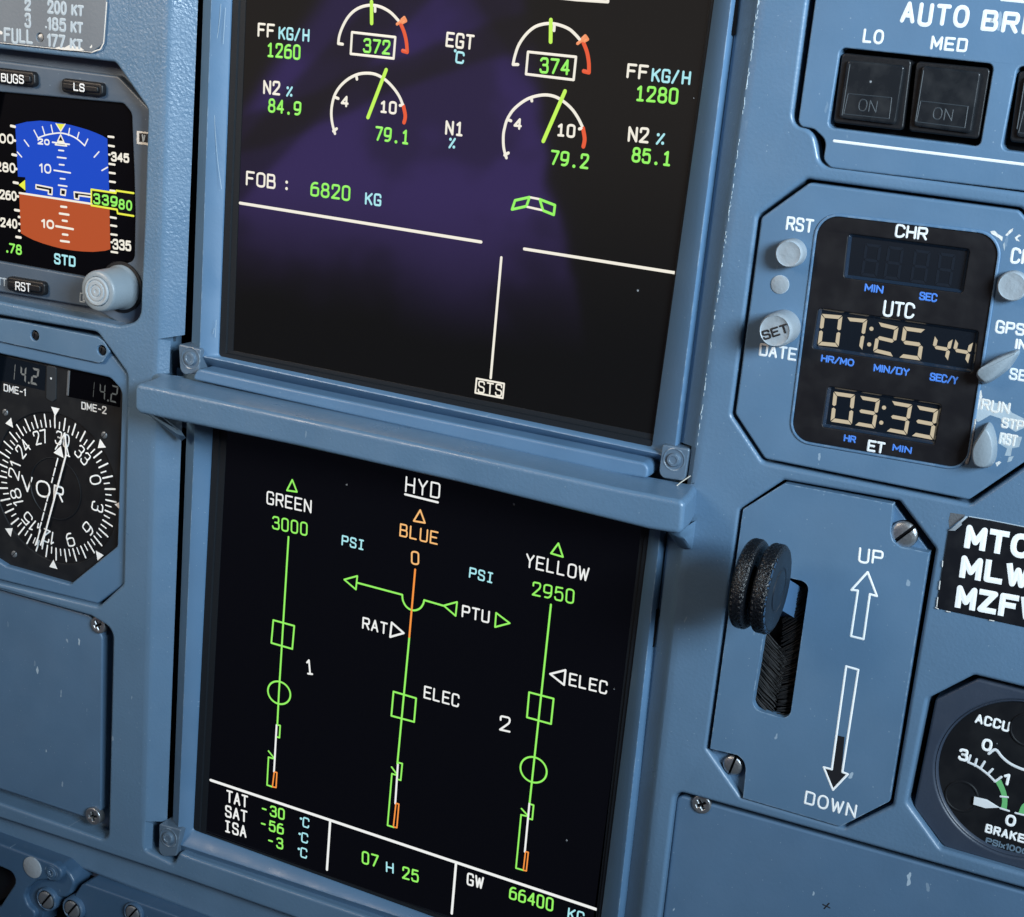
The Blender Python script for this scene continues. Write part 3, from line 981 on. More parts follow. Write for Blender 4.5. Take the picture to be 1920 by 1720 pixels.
us = sheet('screen', [(-116.84,147.35),(-115.78,14.30),(45.60,14.33),(46.52,159.23)], -7.5, 'glass_upper', upper)
Wt = -7.44
LW = 1.02
def ut(s, bl, br, tl, mat='l_white', name='readout', wd=0.74, mono=True):
    return text(name, s, bl, br, tl, wd, Wt, mat, us, mono=mono)
ut('FF', (-110.30,122.90), (-104.29,123.02), (-110.25,126.68), name='caption')
ut('KG/H', (-102.07,122.80), (-90.69,123.00), (-102.02,126.21), 'l_cyan', 'caption', .68)
ut('1260', (-106.40,116.72), (-93.83,117.04), (-106.37,120.69), 'l_green')
ut('N2', (-107.03,104.59), (-100.98,104.75), (-106.88,108.45), name='caption')
ut('%', (-98.01,104.50), (-95.81,104.56), (-97.94,107.63), 'l_cyan', 'caption', .68)
ut('84.9', (-104.78,98.84), (-92.41,99.02), (-104.68,102.70), 'l_green')
ut('EGT', (-39.57,126.28), (-30.26,126.18), (-39.54,130.19), name='caption')
ut('~', (-37.03,121.45), (-36.07,121.38), (-37.20,125.36), 'l_cyan', 'caption', .7)
ut('C', (-35.71,121.66), (-33.23,121.58), (-35.61,124.70), 'l_cyan', 'caption', .68)
ut('N1', (-37.26,99.25), (-31.63,99.36), (-37.36,103.05), name='caption')
ut('%', (-35.75,94.93), (-33.63,94.97), (-35.80,98.08), 'l_cyan', 'caption', .68)
ut('79.1', (-62.88,94.40), (-51.05,94.47), (-62.79,98.35), 'l_green')
ut('372', (-69.51,121.67), (-60.07,121.82), (-69.55,125.46), 'l_green')
ut('374', (-6.26,121.59), (3.21,121.87), (-6.32,125.58), 'l_green')
ut('4', (-76.58,103.74), (-74.34,103.77), (-76.59,106.65), name='figure')
ut('10', (-61.89,103.43), (-56.21,103.55), (-61.84,106.66), name='figure')
ut('4', (-13.33,103.71), (-11.19,103.75), (-13.43,106.53), name='figure')
ut('10', (1.46,103.29), (7.16,103.46), (1.43,106.53), name='figure')
ut('79.2', (0.38,94.40), (12.69,94.53), (0.27,98.29), 'l_green')
ut('FF', (22.71,123.01), (28.94,123.10), (22.58,126.64), name='caption')
ut('KG/H', (30.75,122.78), (42.52,123.02), (30.64,126.07), 'l_cyan', 'caption', .68)
ut('1280', (26.27,116.63), (39.30,117.09), (26.10,120.54), 'l_green')
ut('N2', (25.36,104.42), (31.45,104.62), (25.19,108.31), name='caption')
ut('%', (34.43,104.42), (36.88,104.51), (34.28,107.65), 'l_cyan', 'caption', .68)
ut('85.1', (27.30,98.57), (39.25,98.72), (27.14,102.36), 'l_green')
ut('FOB', (-112.32,73.51), (-101.04,73.66), (-112.22,77.72), name='caption')
ut(':', (-96.86,73.70), (-96.00,73.73), (-96.96,77.18), name='caption')
ut('6820', (-86.31,73.30), (-71.51,73.61), (-86.22,77.44), 'l_green')
ut('KG', (-65.06,73.23), (-59.51,73.41), (-65.00,76.58), 'l_cyan', 'caption', .68)
ut('STS', (-17.82,17.76), (-9.37,17.94), (-17.80,21.29), name='caption', wd=.5)
line('caption_box', [(-18.80,22.10),(-8.70,22.17),(-8.74,17.28),(-18.85,17.25)], .6, Wt, 'l_white', us, closed=True)
line('readout_box', [(-74.34,127.23),(-58.20,127.17),(-58.29,120.53),(-74.34,120.45)], .8, Wt, 'l_white', us, closed=True)
line('readout_box', [(-11.04,127.12),(5.21,127.18),(5.18,120.35),(-11.03,120.43)], .8, Wt, 'l_white', us, closed=True)
line('message_box', [(-2.00,143.87),(3.34,143.80),(13.80,144.05),(13.68,146.93)], .9, Wt, 'l_white', us)
line('divider_line', [(-114.70,66.79),(-21.50,66.74)], 1.0, Wt, 'l_white', us)
line('divider_line', [(-6.04,66.75),(45.50,66.87)], 0.95, Wt, 'l_white', us)
line('divider_line', [(-13.81,62.87),(-13.74,23.17)], .85, Wt, 'l_white', us)
# exhaust temperature dials
lines('dial_scale', [spline([(-79.25,123.22),(-79.02,125.68),(-77.97,128.70),(-76.18,131.78),(-73.85,134.06),(-70.96,135.54),(-67.54,136.24),(-64.06,135.92),(-60.52,134.58),(-57.50,132.38)]), [(-79.25,123.22),(-77.57,123.17)], [(-66.38,135.93),(-66.27,134.46)]], .95, Wt, 'l_white', us)
lines('red_sector', [spline([(-56.59,131.44),(-55.17,129.10),(-54.11,126.31),(-53.51,123.27)]), [(-55.17,123.24),(-53.49,122.99)]], 1.25, Wt, 'l_red', us)
lines('limit_mark', [[(-56.35,132.69),(-55.44,133.50),(-54.73,132.50),(-55.98,131.82),(-56.35,132.69)], [(-57.89,131.24),(-55.72,132.74)]], .95, Wt + .02, 'l_orange', us)
line('needle', [(-67.77,137.29),(-67.21,130.66)], 1.25, Wt + .06, 'l_lime', us)
lines('dial_scale', [spline([(-15.75,122.86),(-15.38,125.51),(-14.43,128.80),(-12.47,131.97),(-9.98,134.38),(-7.39,135.60),(-4.30,136.19),(-1.13,135.96),(2.10,135.07),(4.50,133.53),(5.97,132.29)]), [(-15.75,122.86),(-14.06,123.02)], [(-3.02,135.99),(-2.96,134.22)]], .95, Wt, 'l_white', us)
lines('red_sector', [spline([(7.16,131.61),(8.65,129.01),(9.62,125.95),(10.00,123.03)]), [(8.24,123.25),(10.00,123.03)]], 1.25, Wt, 'l_red', us)
lines('limit_mark', [[(6.72,132.75),(7.59,133.61),(8.50,132.68),(7.34,131.95),(6.72,132.75)], [(5.30,131.13),(7.57,133.02)]], .95, Wt + .02, 'l_orange', us)
line('needle', [(-4.32,137.25),(-3.71,130.80)], 1.25, Wt + .06, 'l_lime', us)
# fan speed dials
lines('dial_scale', [spline([(-78.48,94.48),(-79.68,97.50),(-80.30,100.46),(-80.25,103.47),(-79.46,106.78),(-77.62,109.75),(-74.76,112.38),(-71.36,114.21),(-67.90,114.98),(-64.39,114.91),(-60.80,113.60),(-57.65,111.41),(-55.22,108.93),(-53.79,106.56)]),
                     [(-79.31,106.15),(-78.01,105.86)], [(-71.74,113.96),(-71.40,112.72)], [(-54.74,106.16),(-53.58,106.46)], [(-79.15,95.18),(-77.93,96.14)]], .95, Wt, 'l_white', us)
line('red_sector', spline([(-53.51,106.17),(-52.66,103.73),(-52.54,102.27),(-52.83,100.97)]), 1.3, Wt, 'l_red', us)
line('needle', [(-66.33,101.07),(-60.71,116.75)], 1.25, Wt + .06, 'l_lime', us)
lines('dial_scale', [spline([(-15.17,94.27),(-16.41,97.24),(-16.92,100.90),(-16.71,103.40),(-16.05,106.15),(-14.26,109.22),(-11.30,111.98),(-8.26,113.73),(-4.26,114.84),(-0.61,114.75),(2.70,113.49),(5.62,111.60),(7.91,109.24),(9.62,106.82)]),
                     [(-16.04,106.07),(-14.75,105.80)], [(-8.47,113.51),(-8.19,112.60)], [(8.73,105.99),(9.90,106.36)], [(-15.86,95.02),(-14.63,95.87)]], .95, Wt, 'l_white', us)
line('red_sector', spline([(9.90,106.36),(10.74,103.72),(10.85,102.32),(10.66,100.87)]), 1.3, Wt, 'l_red', us)
line('needle', [(-2.99,100.89),(2.71,116.70)], 1.25, Wt + .06, 'l_lime', us)
# flap symbol
lines('flap_symbol', [[(-10.81,81.49),(-5.88,83.15),(-6.69,80.19),(-11.59,78.52),(-10.81,81.49)], [(-2.32,82.95),(3.08,81.84),(2.99,78.82),(-0.80,79.65),(-2.32,82.95)]], .85, Wt, 'l_green', us)
lines('flap_outline', [[(-5.73,83.13),(-2.41,82.98)], [(-6.49,80.05),(-1.04,79.70)]], .7, Wt - .01, 'l_white', us)

fibre = thing('loose_fibre', 'thin pale fibre caught beside the fastener at the right end of the ledge', 'fibre', (61.74,7.52,3))
line('fibre_strand', spline([(54.15,2.58),(56.53,2.43),(58.01,3.76),(59.24,5.16),(61.74,7.52)]), 0.35, 3.0, 'hair', fibre)

lower = display_unit('display_screen', 'lower square display with green, blue and yellow hydraulic lines on black',
    [(-133.01,-12.24), (-132.96,-195.00), (57.75,-191.96), (52.69,-8.39)],
    [(-126.43,-10.21), (-127.18,-182.01), (54.74,-178.88), (52.37,-7.42)],
    [(-121.35,-9.88), (-122.96,-176.24), (47.10,-179.36), (47.65,-9.29)],
    [(-115.86,-9.07), (-117.64,-176.30), (44.93,-177.66), (44.35,-10.32)],
    [(-116.91,-9.30), (-118.72,-177.66), (43.85,-179.66), (44.99,-10.23)])
lug(lower, [(-135.18,-175.07),(-124.86,-174.36),(-126.39,-186.39),(-134.92,-189.15)], (-130.45,-179.58), 4.1)
ls = sheet('screen', [(-116.87,-9.29),(-118.69,-177.62),(43.87,-179.62),(45.01,-10.21)], -7.5, 'glass_lower', lower)
def lt(s, bl, br, tl, mat='l_cold', name='readout', wd=0.74, mono=True):
    return text(name, s, bl, br, tl, wd * .82, Wt, mat, ls, mono=mono)
def tri(name, pts, mat, wd=.62):
    return line(name, pts, wd, Wt, mat, ls, closed=True)
lt('HYD', (-41.92,-21.68), (-29.03,-21.42), (-41.77,-16.64), name='page_title')
line('title_underline', [(-42.09,-22.82),(-29.30,-22.99)], .75, Wt, 'l_cold', ls)
tri('pressure_arrow', [(-87.53,-27.12),(-85.33,-31.11),(-89.50,-31.45)], 'l_green')
lt('GREEN', (-97.53,-37.95), (-79.18,-37.47), (-97.39,-33.66), name='caption', wd=.75)
lt('3000', (-94.63,-46.68), (-80.28,-46.14), (-94.43,-42.40), 'l_green', wd=.75)
lines('green_system_line', [[(-87.77,-48.53),(-88.19,-109.28)], [(-88.19,-109.28),(-88.11,-122.17)]], .72, Wt, 'l_green', ls)
line('pump_box', [(-92.28,-81.61),(-83.25,-81.59),(-83.54,-90.69),(-92.62,-90.65)], .68, Wt, 'l_green', ls, closed=True)
lt('1', (-76.77,-98.60), (-74.43,-98.21), (-76.73,-93.32), name='caption', wd=.85)
line('valve_circle', ellipse_in([(-93.07,-105.08),(-83.17,-104.64),(-83.25,-113.52),(-92.94,-113.95)]), .68, Wt, 'l_green', ls, closed=True)
lines('quantity_scale', [[(-88.27,-122.28),(-86.87,-122.18),(-86.89,-127.10),(-88.30,-127.15)], [(-91.33,-133.87),(-88.88,-135.85)], [(-88.28,-136.27),(-91.19,-136.34),(-91.17,-147.87),(-88.88,-147.91)]], .62, Wt, 'l_green', ls)
line('quantity_pointer', [(-88.39,-122.43),(-88.42,-141.54)], .75, Wt + .02, 'l_cold', ls)
line('amber_bar', [(-88.29,-141.51),(-87.12,-141.52),(-87.14,-147.69),(-88.76,-147.87)], .55, Wt + .03, 'l_amber', ls, closed=True)
tri('pressure_arrow', [(-35.77,-27.16),(-33.59,-31.29),(-37.95,-31.53)], 'l_amber_pale')
lt('BLUE', (-42.83,-37.94), (-28.34,-37.77), (-42.76,-33.75), 'l_amber_pale', 'caption', .7)
lt('0', (-37.44,-46.81), (-34.83,-46.60), (-37.42,-42.66), 'l_amber_pale', wd=.75)
line('amber_system_line', [(-35.90,-48.76),(-36.10,-74.02)], .72, Wt + .03, 'l_amber', ls)
line('blue_system_line', [(-36.10,-74.02),(-36.88,-123.27)], .72, Wt, 'l_green', ls)
line('pump_box', [(-40.68,-95.98),(-31.50,-96.06),(-31.54,-105.19),(-40.80,-105.40)], .68, Wt, 'l_green', ls, closed=True)
lines('quantity_scale', [[(-36.40,-122.57),(-34.91,-122.48),(-35.02,-129.10),(-36.34,-129.14)], [(-39.09,-125.09),(-36.80,-127.19)], [(-36.46,-127.67),(-38.76,-127.60),(-38.90,-148.44),(-36.28,-148.39)]], .62, Wt, 'l_green', ls)
line('quantity_pointer', [(-36.64,-123.33),(-36.45,-138.85)], .75, Wt + .02, 'l_cold', ls)
line('amber_bar', [(-36.17,-138.65),(-34.96,-138.63),(-35.02,-148.17),(-36.47,-148.27)], .55, Wt + .03, 'l_amber', ls, closed=True)
lt('PSI', (-65.55,-46.36), (-57.16,-46.29), (-65.45,-43.12), 'l_cyan', 'caption', .72)
tri('transfer_arrow', [(-63.75,-59.09),(-58.57,-56.51),(-58.78,-61.63)], 'l_green')
lines('transfer_line', [[(-58.38,-59.02),(-40.17,-59.14)], spline([(-40.17,-59.14),(-39.74,-61.17),(-38.36,-62.98),(-36.43,-63.79),(-34.49,-63.52),(-32.74,-62.29),(-31.73,-60.46),(-31.49,-59.02)]), [(-31.49,-59.02),(-23.87,-59.23)]], .68, Wt, 'l_green', ls)
tri('transfer_arrow', [(-23.77,-59.15),(-18.81,-56.62),(-18.90,-61.74)], 'l_green')
tri('transfer_arrow', [(-3.77,-56.90),(1.61,-59.31),(-3.68,-62.05)], 'l_green')
lt('PTU', (-16.34,-61.25), (-6.31,-61.00), (-16.27,-57.38), name='caption', wd=.78)
lt('RAT', (-54.91,-75.23), (-45.27,-75.08), (-54.71,-71.38), name='caption', wd=.78)
tri('supply_arrow', [(-43.49,-70.35),(-38.43,-73.05),(-43.69,-75.85)], 'l_cold', .75)
lt('ELEC', (-28.32,-94.86), (-14.86,-94.65), (-28.27,-90.67), name='caption', wd=.78)
tri('pressure_arrow', [(16.27,-27.39),(18.38,-31.64),(14.01,-31.40)], 'l_green')
lt('YELLOW', (5.51,-37.98), (27.97,-37.75), (5.18,-33.71), name='caption', wd=.72)
lt('2950', (8.93,-47.22), (23.73,-46.61), (8.89,-42.86), 'l_green', wd=.72)
line('yellow_system_line', [(15.91,-49.10),(15.74,-122.70)], .7, Wt, 'l_green', ls)
lt('PSI', (-14.93,-46.54), (-6.56,-46.59), (-14.87,-43.26), 'l_cyan', 'caption', .7)
tri('supply_arrow', [(18.28,-73.54),(23.65,-70.71),(23.71,-76.10)], 'l_cold', .72)
lt('ELEC', (25.61,-75.53), (39.00,-75.13), (25.63,-71.47), name='caption', wd=.76)
line('pump_box', [(11.32,-82.15),(20.48,-82.02),(20.51,-91.37),(11.45,-91.42)], .66, Wt, 'l_green', ls, closed=True)
line('valve_circle', ellipse_in([(10.85,-105.50),(20.68,-104.95),(21.05,-114.32),(11.03,-114.98)]), .66, Wt, 'l_green', ls, closed=True)
lt('2', (1.89,-98.73), (5.53,-98.50), (2.01,-93.71), name='caption', wd=.85)
lines('quantity_scale', [[(15.98,-123.03),(17.32,-123.05),(17.37,-128.56),(16.20,-128.60)], [(12.95,-125.74),(15.38,-127.46)], [(15.69,-127.90),(13.03,-128.08),(13.18,-148.92),(16.26,-148.79)]], .6, Wt, 'l_green', ls)
line('quantity_pointer', [(15.70,-122.85),(15.89,-141.59)], .72, Wt + .02, 'l_cold', ls)
line('amber_bar', [(16.14,-141.40),(17.21,-141.38),(17.22,-148.70),(16.04,-148.76)], .5, Wt + .03, 'l_amber', ls, closed=True)
line('divider_line', [(-116.57,-153.43),(44.44,-154.66)], 1.1, Wt, 'l_cold', ls)
line('divider_line', [(-62.94,-154.46),(-62.94,-174.49)], .95, Wt, 'l_cold', ls)
line('divider_line', [(-10.14,-154.83),(-10.02,-174.97)], .95, Wt, 'l_cold', ls)
lt('TAT', (-108.71,-160.04), (-99.52,-159.76), (-108.60,-155.56), name='caption', wd=.9)
lt('SAT', (-108.94,-166.32), (-99.45,-165.92), (-108.81,-162.06), name='caption', wd=.9)
lt('ISA', (-108.88,-172.80), (-99.50,-172.39), (-108.70,-168.43), name='caption', wd=.9)
lt('-30', (-92.63,-159.97), (-82.97,-159.67), (-92.46,-156.12), 'l_green', wd=.85)
lt('-56', (-92.67,-166.27), (-82.98,-165.93), (-92.50,-162.39), 'l_green', wd=.85)
lt('-3', (-89.09,-172.31), (-82.87,-172.12), (-88.92,-168.42), 'l_green', wd=.85)
for bl, br, tl, deg in (((-74.43,-159.87), (-72.05,-159.86), (-74.27,-156.30), (-75.57,-157.07)), ((-74.59,-166.33), (-72.14,-166.29), (-74.43,-162.74), (-75.74,-163.52)), ((-74.57,-172.65), (-72.12,-172.60), (-74.41,-169.04), (-75.72,-169.83))):
    lt('C', bl, br, tl, 'l_cyan', 'caption', .72)
    line('degree_mark', [deg, (deg[0] + .15, deg[1])], .95, Wt, 'l_cyan', ls)
lt('07', (-48.10,-166.64), (-41.66,-166.29), (-47.94,-162.24), 'l_green', wd=.85)
lt('H', (-37.79,-166.89), (-35.16,-166.69), (-37.71,-163.26), 'l_cyan', 'caption', .75)
lt('25', (-30.94,-167.34), (-24.71,-166.95), (-30.87,-163.00), 'l_green', wd=.85)
lt('GW', (-4.94,-161.23), (1.13,-161.01), (-4.95,-157.03), name='caption', wd=.85)
lt('66400', (11.98,-161.22), (28.47,-160.67), (12.02,-156.81), 'l_green', wd=.85)
lt('KG', (34.71,-161.62), (40.38,-161.54), (34.65,-157.69), 'l_cyan', 'caption', .75)


# ================================================================== left column
pl = thing('speed_placard', 'worn grey placard with flap speeds 200, 185 and 177 KT', 'placard', ((-213.41,111.75)[0], (-213.41,111.75)[1], 0))
plate('placard_plate', rounded([(-231.80,127.52),(-166.58,132.76),(-167.71,114.65),(-172.51,111.35),(-213.41,110.74),(-231.92,110.50)], [0, 0, 3.5, 3, 0, 0]), [circle((-195.50,114.17), 1.55, 20)], -0.3, 1.0, 'placard', pl, bevel=.35)
lathe('hole_plug', (-196.20,114.13,0.2), [(1.6, 0), (1.2, .1), (.6, .35), (.05, .4)], 'dull_metal', pl, n=20, close=False)
def pt(s, bl, br, tl, wd=1.0, mat='white_dim'):
    return text('legend', s, bl, br, tl, wd, 1.02, mat, pl, gap=2.2)
pt('2', (-202.02,123.10), (-199.99,123.09), (-201.74,126.13))
pt('200', (-191.83,123.08), (-184.22,123.20), (-191.58,126.66))
pt('KT', (-181.37,123.31), (-176.81,123.35), (-181.14,126.12))
pt('3', (-201.97,117.47), (-199.94,117.47), (-201.71,121.51))
pt('185', (-191.75,117.44), (-184.36,117.57), (-191.56,121.04))
pt('KT', (-181.56,117.64), (-176.98,117.66), (-181.32,120.52))
pt('FULL', (-211.22,111.81), (-199.05,112.08), (-210.87,115.77))
pt('177', (-191.80,111.85), (-184.62,111.99), (-191.55,115.48))
pt('KT', (-181.76,112.35), (-177.16,112.33), (-181.51,114.83))
line('chip_mark', [(-192.82,117.97),(-192.70,117.89)], .8, 1.02, 'white_dim', pl)
line('chip_mark', [(-214.03,114.43),(-212.81,114.22)], 1.2, 1.02, 'cream', pl)
sheet('worn_edge', [(-189.42,110.99),(-187.08,111.85),(-184.44,111.83),(-182.41,112.91),(-180.07,112.60),(-177.75,112.73),(-175.87,111.74),(-177.72,111.30),(-184.72,110.99)], 1.02, 'cream', pl)
sheet('worn_edge', [(-173.59,112.98),(-172.57,113.97),(-172.44,113.09),(-173.12,112.67)], 1.02, 'cream', pl)
line('worn_edge', [(-166.80,128.38),(-167.09,123.97),(-167.47,118.65),(-167.77,114.86),(-169.09,112.74),(-172.51,111.48)], .45, 0.86, 'cream', pl)
line('worn_edge', [(-213.41,110.79),(-201.32,110.96),(-188.25,111.15),(-172.51,111.44)], .35, 0.86, 'cream', pl)

st = thing('standby_instrument', 'square standby attitude instrument showing blue sky over brown earth', 'flight instrument', ((-189.07,86.53)[0], (-189.07,86.53)[1], -14))
SCREEN_ST = rounded([(-238.70,92.74),(-219.76,93.02),(-164.19,95.00),(-160.63,92.01),(-158.95,71.46),(-158.04,57.51),(-157.90,41.83),(-159.03,40.13),(-163.72,38.08),(-167.51,34.85),(-170.46,32.46),(-175.88,31.38),(-219.60,31.13),(-239.11,30.87)], [0, 0, 3, 3, 0, 0, 3, 3, 3, 2, 4, 3, 0, 0])
plate('instrument_face', rounded([(-238.63,103.70),(-219.79,104.12),(-166.76,104.10),(-159.99,99.36),(-152.96,94.45),(-146.53,11.16),(-175.63,20.60),(-219.57,19.63),(-239.19,18.87)], [0, 0, 3, 3, 3, 0, 0, 0, 0]), [SCREEN_ST], -14, -6, 'standby_face', st, bevel=.7)
sheet('face_collar', [(-242.73,110.25),(-144.95,121.01),(-140.65,13.70),(-243.55,-3.78)], -9.0, 'standby_face', st, holes=[inset(SCREEN_ST if area2(SCREEN_ST) > 0 else SCREEN_ST[::-1], -2.0)])
ss = sheet('screen', inset(SCREEN_ST if area2(SCREEN_ST) > 0 else SCREEN_ST[::-1], -1.0), -7.6, 'glass_small', st)
Ws = -7.55
sheet('sky_field', [(-213.99,81.94),(-208.72,83.59),(-202.57,84.71),(-197.99,84.94),(-193.43,84.98),(-188.59,84.78),(-184.38,84.37),(-180.78,83.94),(-177.20,83.28),(-174.22,82.60),(-172.07,81.82),(-171.49,73.10),(-170.77,63.66),(-170.49,57.62),(-178.41,57.94),(-211.95,57.52),(-208.82,58.07),(-209.18,63.61),(-212.62,63.37),(-213.31,72.77)], Ws, 'l_sky', ss)
sheet('earth_field', [(-211.95,57.42),(-178.41,57.84),(-170.49,57.81),(-170.19,50.96),(-169.74,42.85),(-172.00,41.94),(-177.41,40.76),(-182.27,40.19),(-186.55,39.91),(-191.48,39.83),(-195.82,40.04),(-200.82,40.50),(-205.21,41.15),(-208.37,41.94),(-211.09,42.79),(-211.59,50.12)], Ws, 'l_earth', ss)
Wm = -7.5
def sl(name, many, wd, mat):
    return lines(name, many, wd, Wm, mat, ss)
sl('horizon_line', [[(-211.86,57.53),(-178.33,57.96)]], .75, 'l_white')
sl('roll_scale', [spline([(-203.34,78.45),(-199.97,79.84),(-196.32,80.83),(-192.98,81.41),(-189.05,81.16),(-185.41,80.12),(-182.07,78.21)]), [(-205.21,80.99),(-203.34,78.45)], [(-201.36,82.67),(-200.22,79.95)], [(-197.40,83.69),(-196.57,80.95)], [(-188.97,83.47),(-189.47,81.01)], [(-184.74,82.55),(-185.53,80.20)], [(-180.75,80.67),(-182.07,78.21)],
                  [(-209.69,76.94),(-207.57,74.99)], [(-212.90,72.24),(-210.89,70.75)], [(-175.66,76.82),(-177.75,74.69)], [(-171.73,71.85),(-174.19,70.42)]], .5, 'l_cold')
sl('pitch_ladder', [[(-193.80,75.21),(-191.55,75.29)], [(-194.37,72.66),(-190.41,72.77)], [(-193.42,70.16),(-191.28,70.23)], [(-195.83,67.80),(-188.32,67.79)], [(-192.91,65.20),(-190.77,65.28)], [(-193.73,62.70),(-189.82,62.77)], [(-196.70,77.71),(-188.99,77.86)]], .55, 'l_cold')
sl('pitch_ladder', [[(-192.44,55.15),(-189.93,55.25)], [(-193.02,52.55),(-188.85,52.64)], [(-191.63,50.17),(-189.60,50.21)], [(-194.61,47.71),(-186.74,47.69)], [(-191.48,45.17),(-189.21,45.25)], [(-192.37,42.65),(-188.49,42.77)]], .8, 'l_white')
text('figure', '10', (-202.28,66.42), (-197.35,66.65), (-202.00,69.24), .6, Wm, 'l_cold', ss, mono=False)
text('figure', '10', (-201.05,46.57), (-195.83,46.71), (-200.71,49.16), .75, Wm, 'l_white', ss, mono=False)
text('figure', '20', (-203.25,76.46), (-198.22,76.67), (-203.02,78.11), .55, Wm, 'l_cold', ss, mono=False)
mbx = Mesh(); mbx.add(lift([(-195.16,84.51),(-191.04,84.79),(-192.99,82.02)], Wm), [(0, 1, 2)]); mbx.make('roll_pointer', 'l_yellow', ss, smooth=None)
sl('roll_pointer_edge', [[(-195.16,84.51),(-192.99,82.02),(-191.04,84.79)]], .4, 'l_white')
sheet('slip_index', [(-192.97,80.80),(-194.74,77.13),(-190.98,77.34)], Wm, 'l_black', ss)
sl('slip_index_edge', [[(-192.97,80.80),(-194.33,78.37),(-191.54,78.51),(-192.97,80.80)], [(-194.45,77.88),(-191.17,78.08),(-190.19,77.15),(-195.41,77.01),(-194.45,77.88)]], .5, 'l_white')
for wing in ([(-204.08,61.51),(-196.53,61.32),(-196.62,58.90),(-198.35,58.91),(-198.24,60.09),(-204.07,60.20)], [(-186.50,61.19),(-178.77,61.43),(-178.74,60.34),(-184.30,60.18),(-184.39,58.83),(-186.21,58.87)], [(-192.54,61.41),(-190.28,61.37),(-190.55,59.41),(-192.63,59.42)]):
    sheet('aircraft_symbol', wing, Wm + .01, 'l_black', ss)
    line('aircraft_symbol_edge', wing, .55, Wm + .02, 'l_white', ss, closed=True)
mbx = Mesh(); mbx.add(lift([(-212.20,60.41),(-209.21,62.64),(-209.05,58.78)], Wm), [(0, 1, 2)]); mbx.make('speed_pointer', 'l_yellow', ss, smooth=None)
box = [(-157.74,64.24),(-160.08,64.21),(-167.56,64.13),(-167.83,63.25),(-178.74,63.11),(-178.62,57.44),(-167.07,57.47),(-166.74,56.13),(-159.83,56.17),(-157.48,56.16)]
sheet('altitude_window', [(-159.90,64.24),(-167.56,64.13),(-167.83,63.25),(-178.74,63.11),(-178.62,57.44),(-167.07,57.47),(-166.74,56.13),(-159.65,56.20)], Wm + .02, 'l_black', ss)
line('altitude_window_edge', [(-159.96,64.23),(-167.56,64.13),(-167.83,63.25),(-178.74,63.11),(-178.62,57.44),(-167.07,57.47),(-166.74,56.13),(-159.71,56.19)], .7, Wm + .03, 'l_yellow', ss)
text('readout', '339', (-177.44,58.51), (-167.28,58.63), (-177.33,61.62), .75, Wm + .04, 'l_green', ss, gap=2.4)
text('readout', '80', (-166.08,58.12), (-160.77,58.18), (-165.99,61.08), .7, Wm + .04, 'l_green', ss, gap=2.4)
text('readout', '.78', (-217.65,34.99), (-210.89,34.98), (-217.15,38.06), .7, Wm, 'l_green', ss)
text('readout', 'STD', (-194.97,34.16), (-185.75,34.30), (-194.58,37.37), .75, Wm, 'l_cyan', ss)
for s, bl, br, tl in (('300', (-224.75,74.69), (-214.92,75.27), (-224.37,77.49)), ('280', (-222.96,64.41), (-213.99,64.85), (-222.59,67.28)), ('260', (-220.90,54.43), (-213.42,54.69), (-220.66,57.27)), ('240', (-220.49,44.15), (-213.04,44.50), (-220.12,46.98))):
    text('speed_figure', s, bl, br, tl, .72, Wm, 'l_white', ss)
text('altitude_figure', '345', (-169.91,74.61), (-162.57,74.90), (-169.74,77.16), .74, Wm, 'l_white', ss)
text('altitude_figure', '335', (-168.36,43.44), (-160.74,43.78), (-168.08,46.47), .74, Wm, 'l_white', ss)
sl('speed_scale', [[(-215.96,81.34),(-214.08,81.22)], [(-214.30,76.26),(-213.93,76.25)], [(-215.28,71.09),(-213.40,71.02)], [(-213.49,66.08),(-213.24,66.06)], [(-214.59,61.03),(-212.58,61.00)], [(-212.67,56.16),(-212.42,56.14)], [(-213.91,50.99),(-211.95,51.01)], [(-211.91,46.14),(-211.66,46.12)], [(-212.12,48.67),(-211.74,48.68)], [(-211.90,43.62),(-211.64,43.61)], [(-213.21,41.11),(-211.12,41.16)]], .95, 'l_white')
sl('altitude_scale', [[(-171.66,82.67),(-169.30,82.71)], [(-171.34,79.54),(-169.04,79.53)], [(-171.20,76.42),(-170.79,76.42)], [(-171.00,73.17),(-168.57,73.18)], [(-170.80,70.09),(-168.37,70.11)], [(-170.60,67.00),(-168.23,67.02)], [(-170.33,63.82),(-168.32,63.89)], [(-169.91,54.36),(-167.46,54.36)], [(-169.71,51.47),(-167.20,51.49)], [(-169.50,48.28),(-166.94,48.36)], [(-169.37,45.42),(-168.89,45.44)], [(-169.22,42.01),(-166.52,42.07)]], .75, 'l_white')


def soft_button(parent, quad, w0, label_text, bl, br, tl):
    b = plate('button', rounded(quad, 1.6), [], w0, w0 + 2.2, 'black_plastic', parent, bevel=.8)
    q = quad if area2(quad) > 0 else quad[::-1]
    plate('button_cap', rounded(inset(q, 1.3), .8), [], w0 + 2.0, w0 + 3.2, 'black_plastic', b, bevel=.5)
    text('legend', label_text, bl, br, tl, .5, w0 + 3.22, 'white', b, gap=1.7)


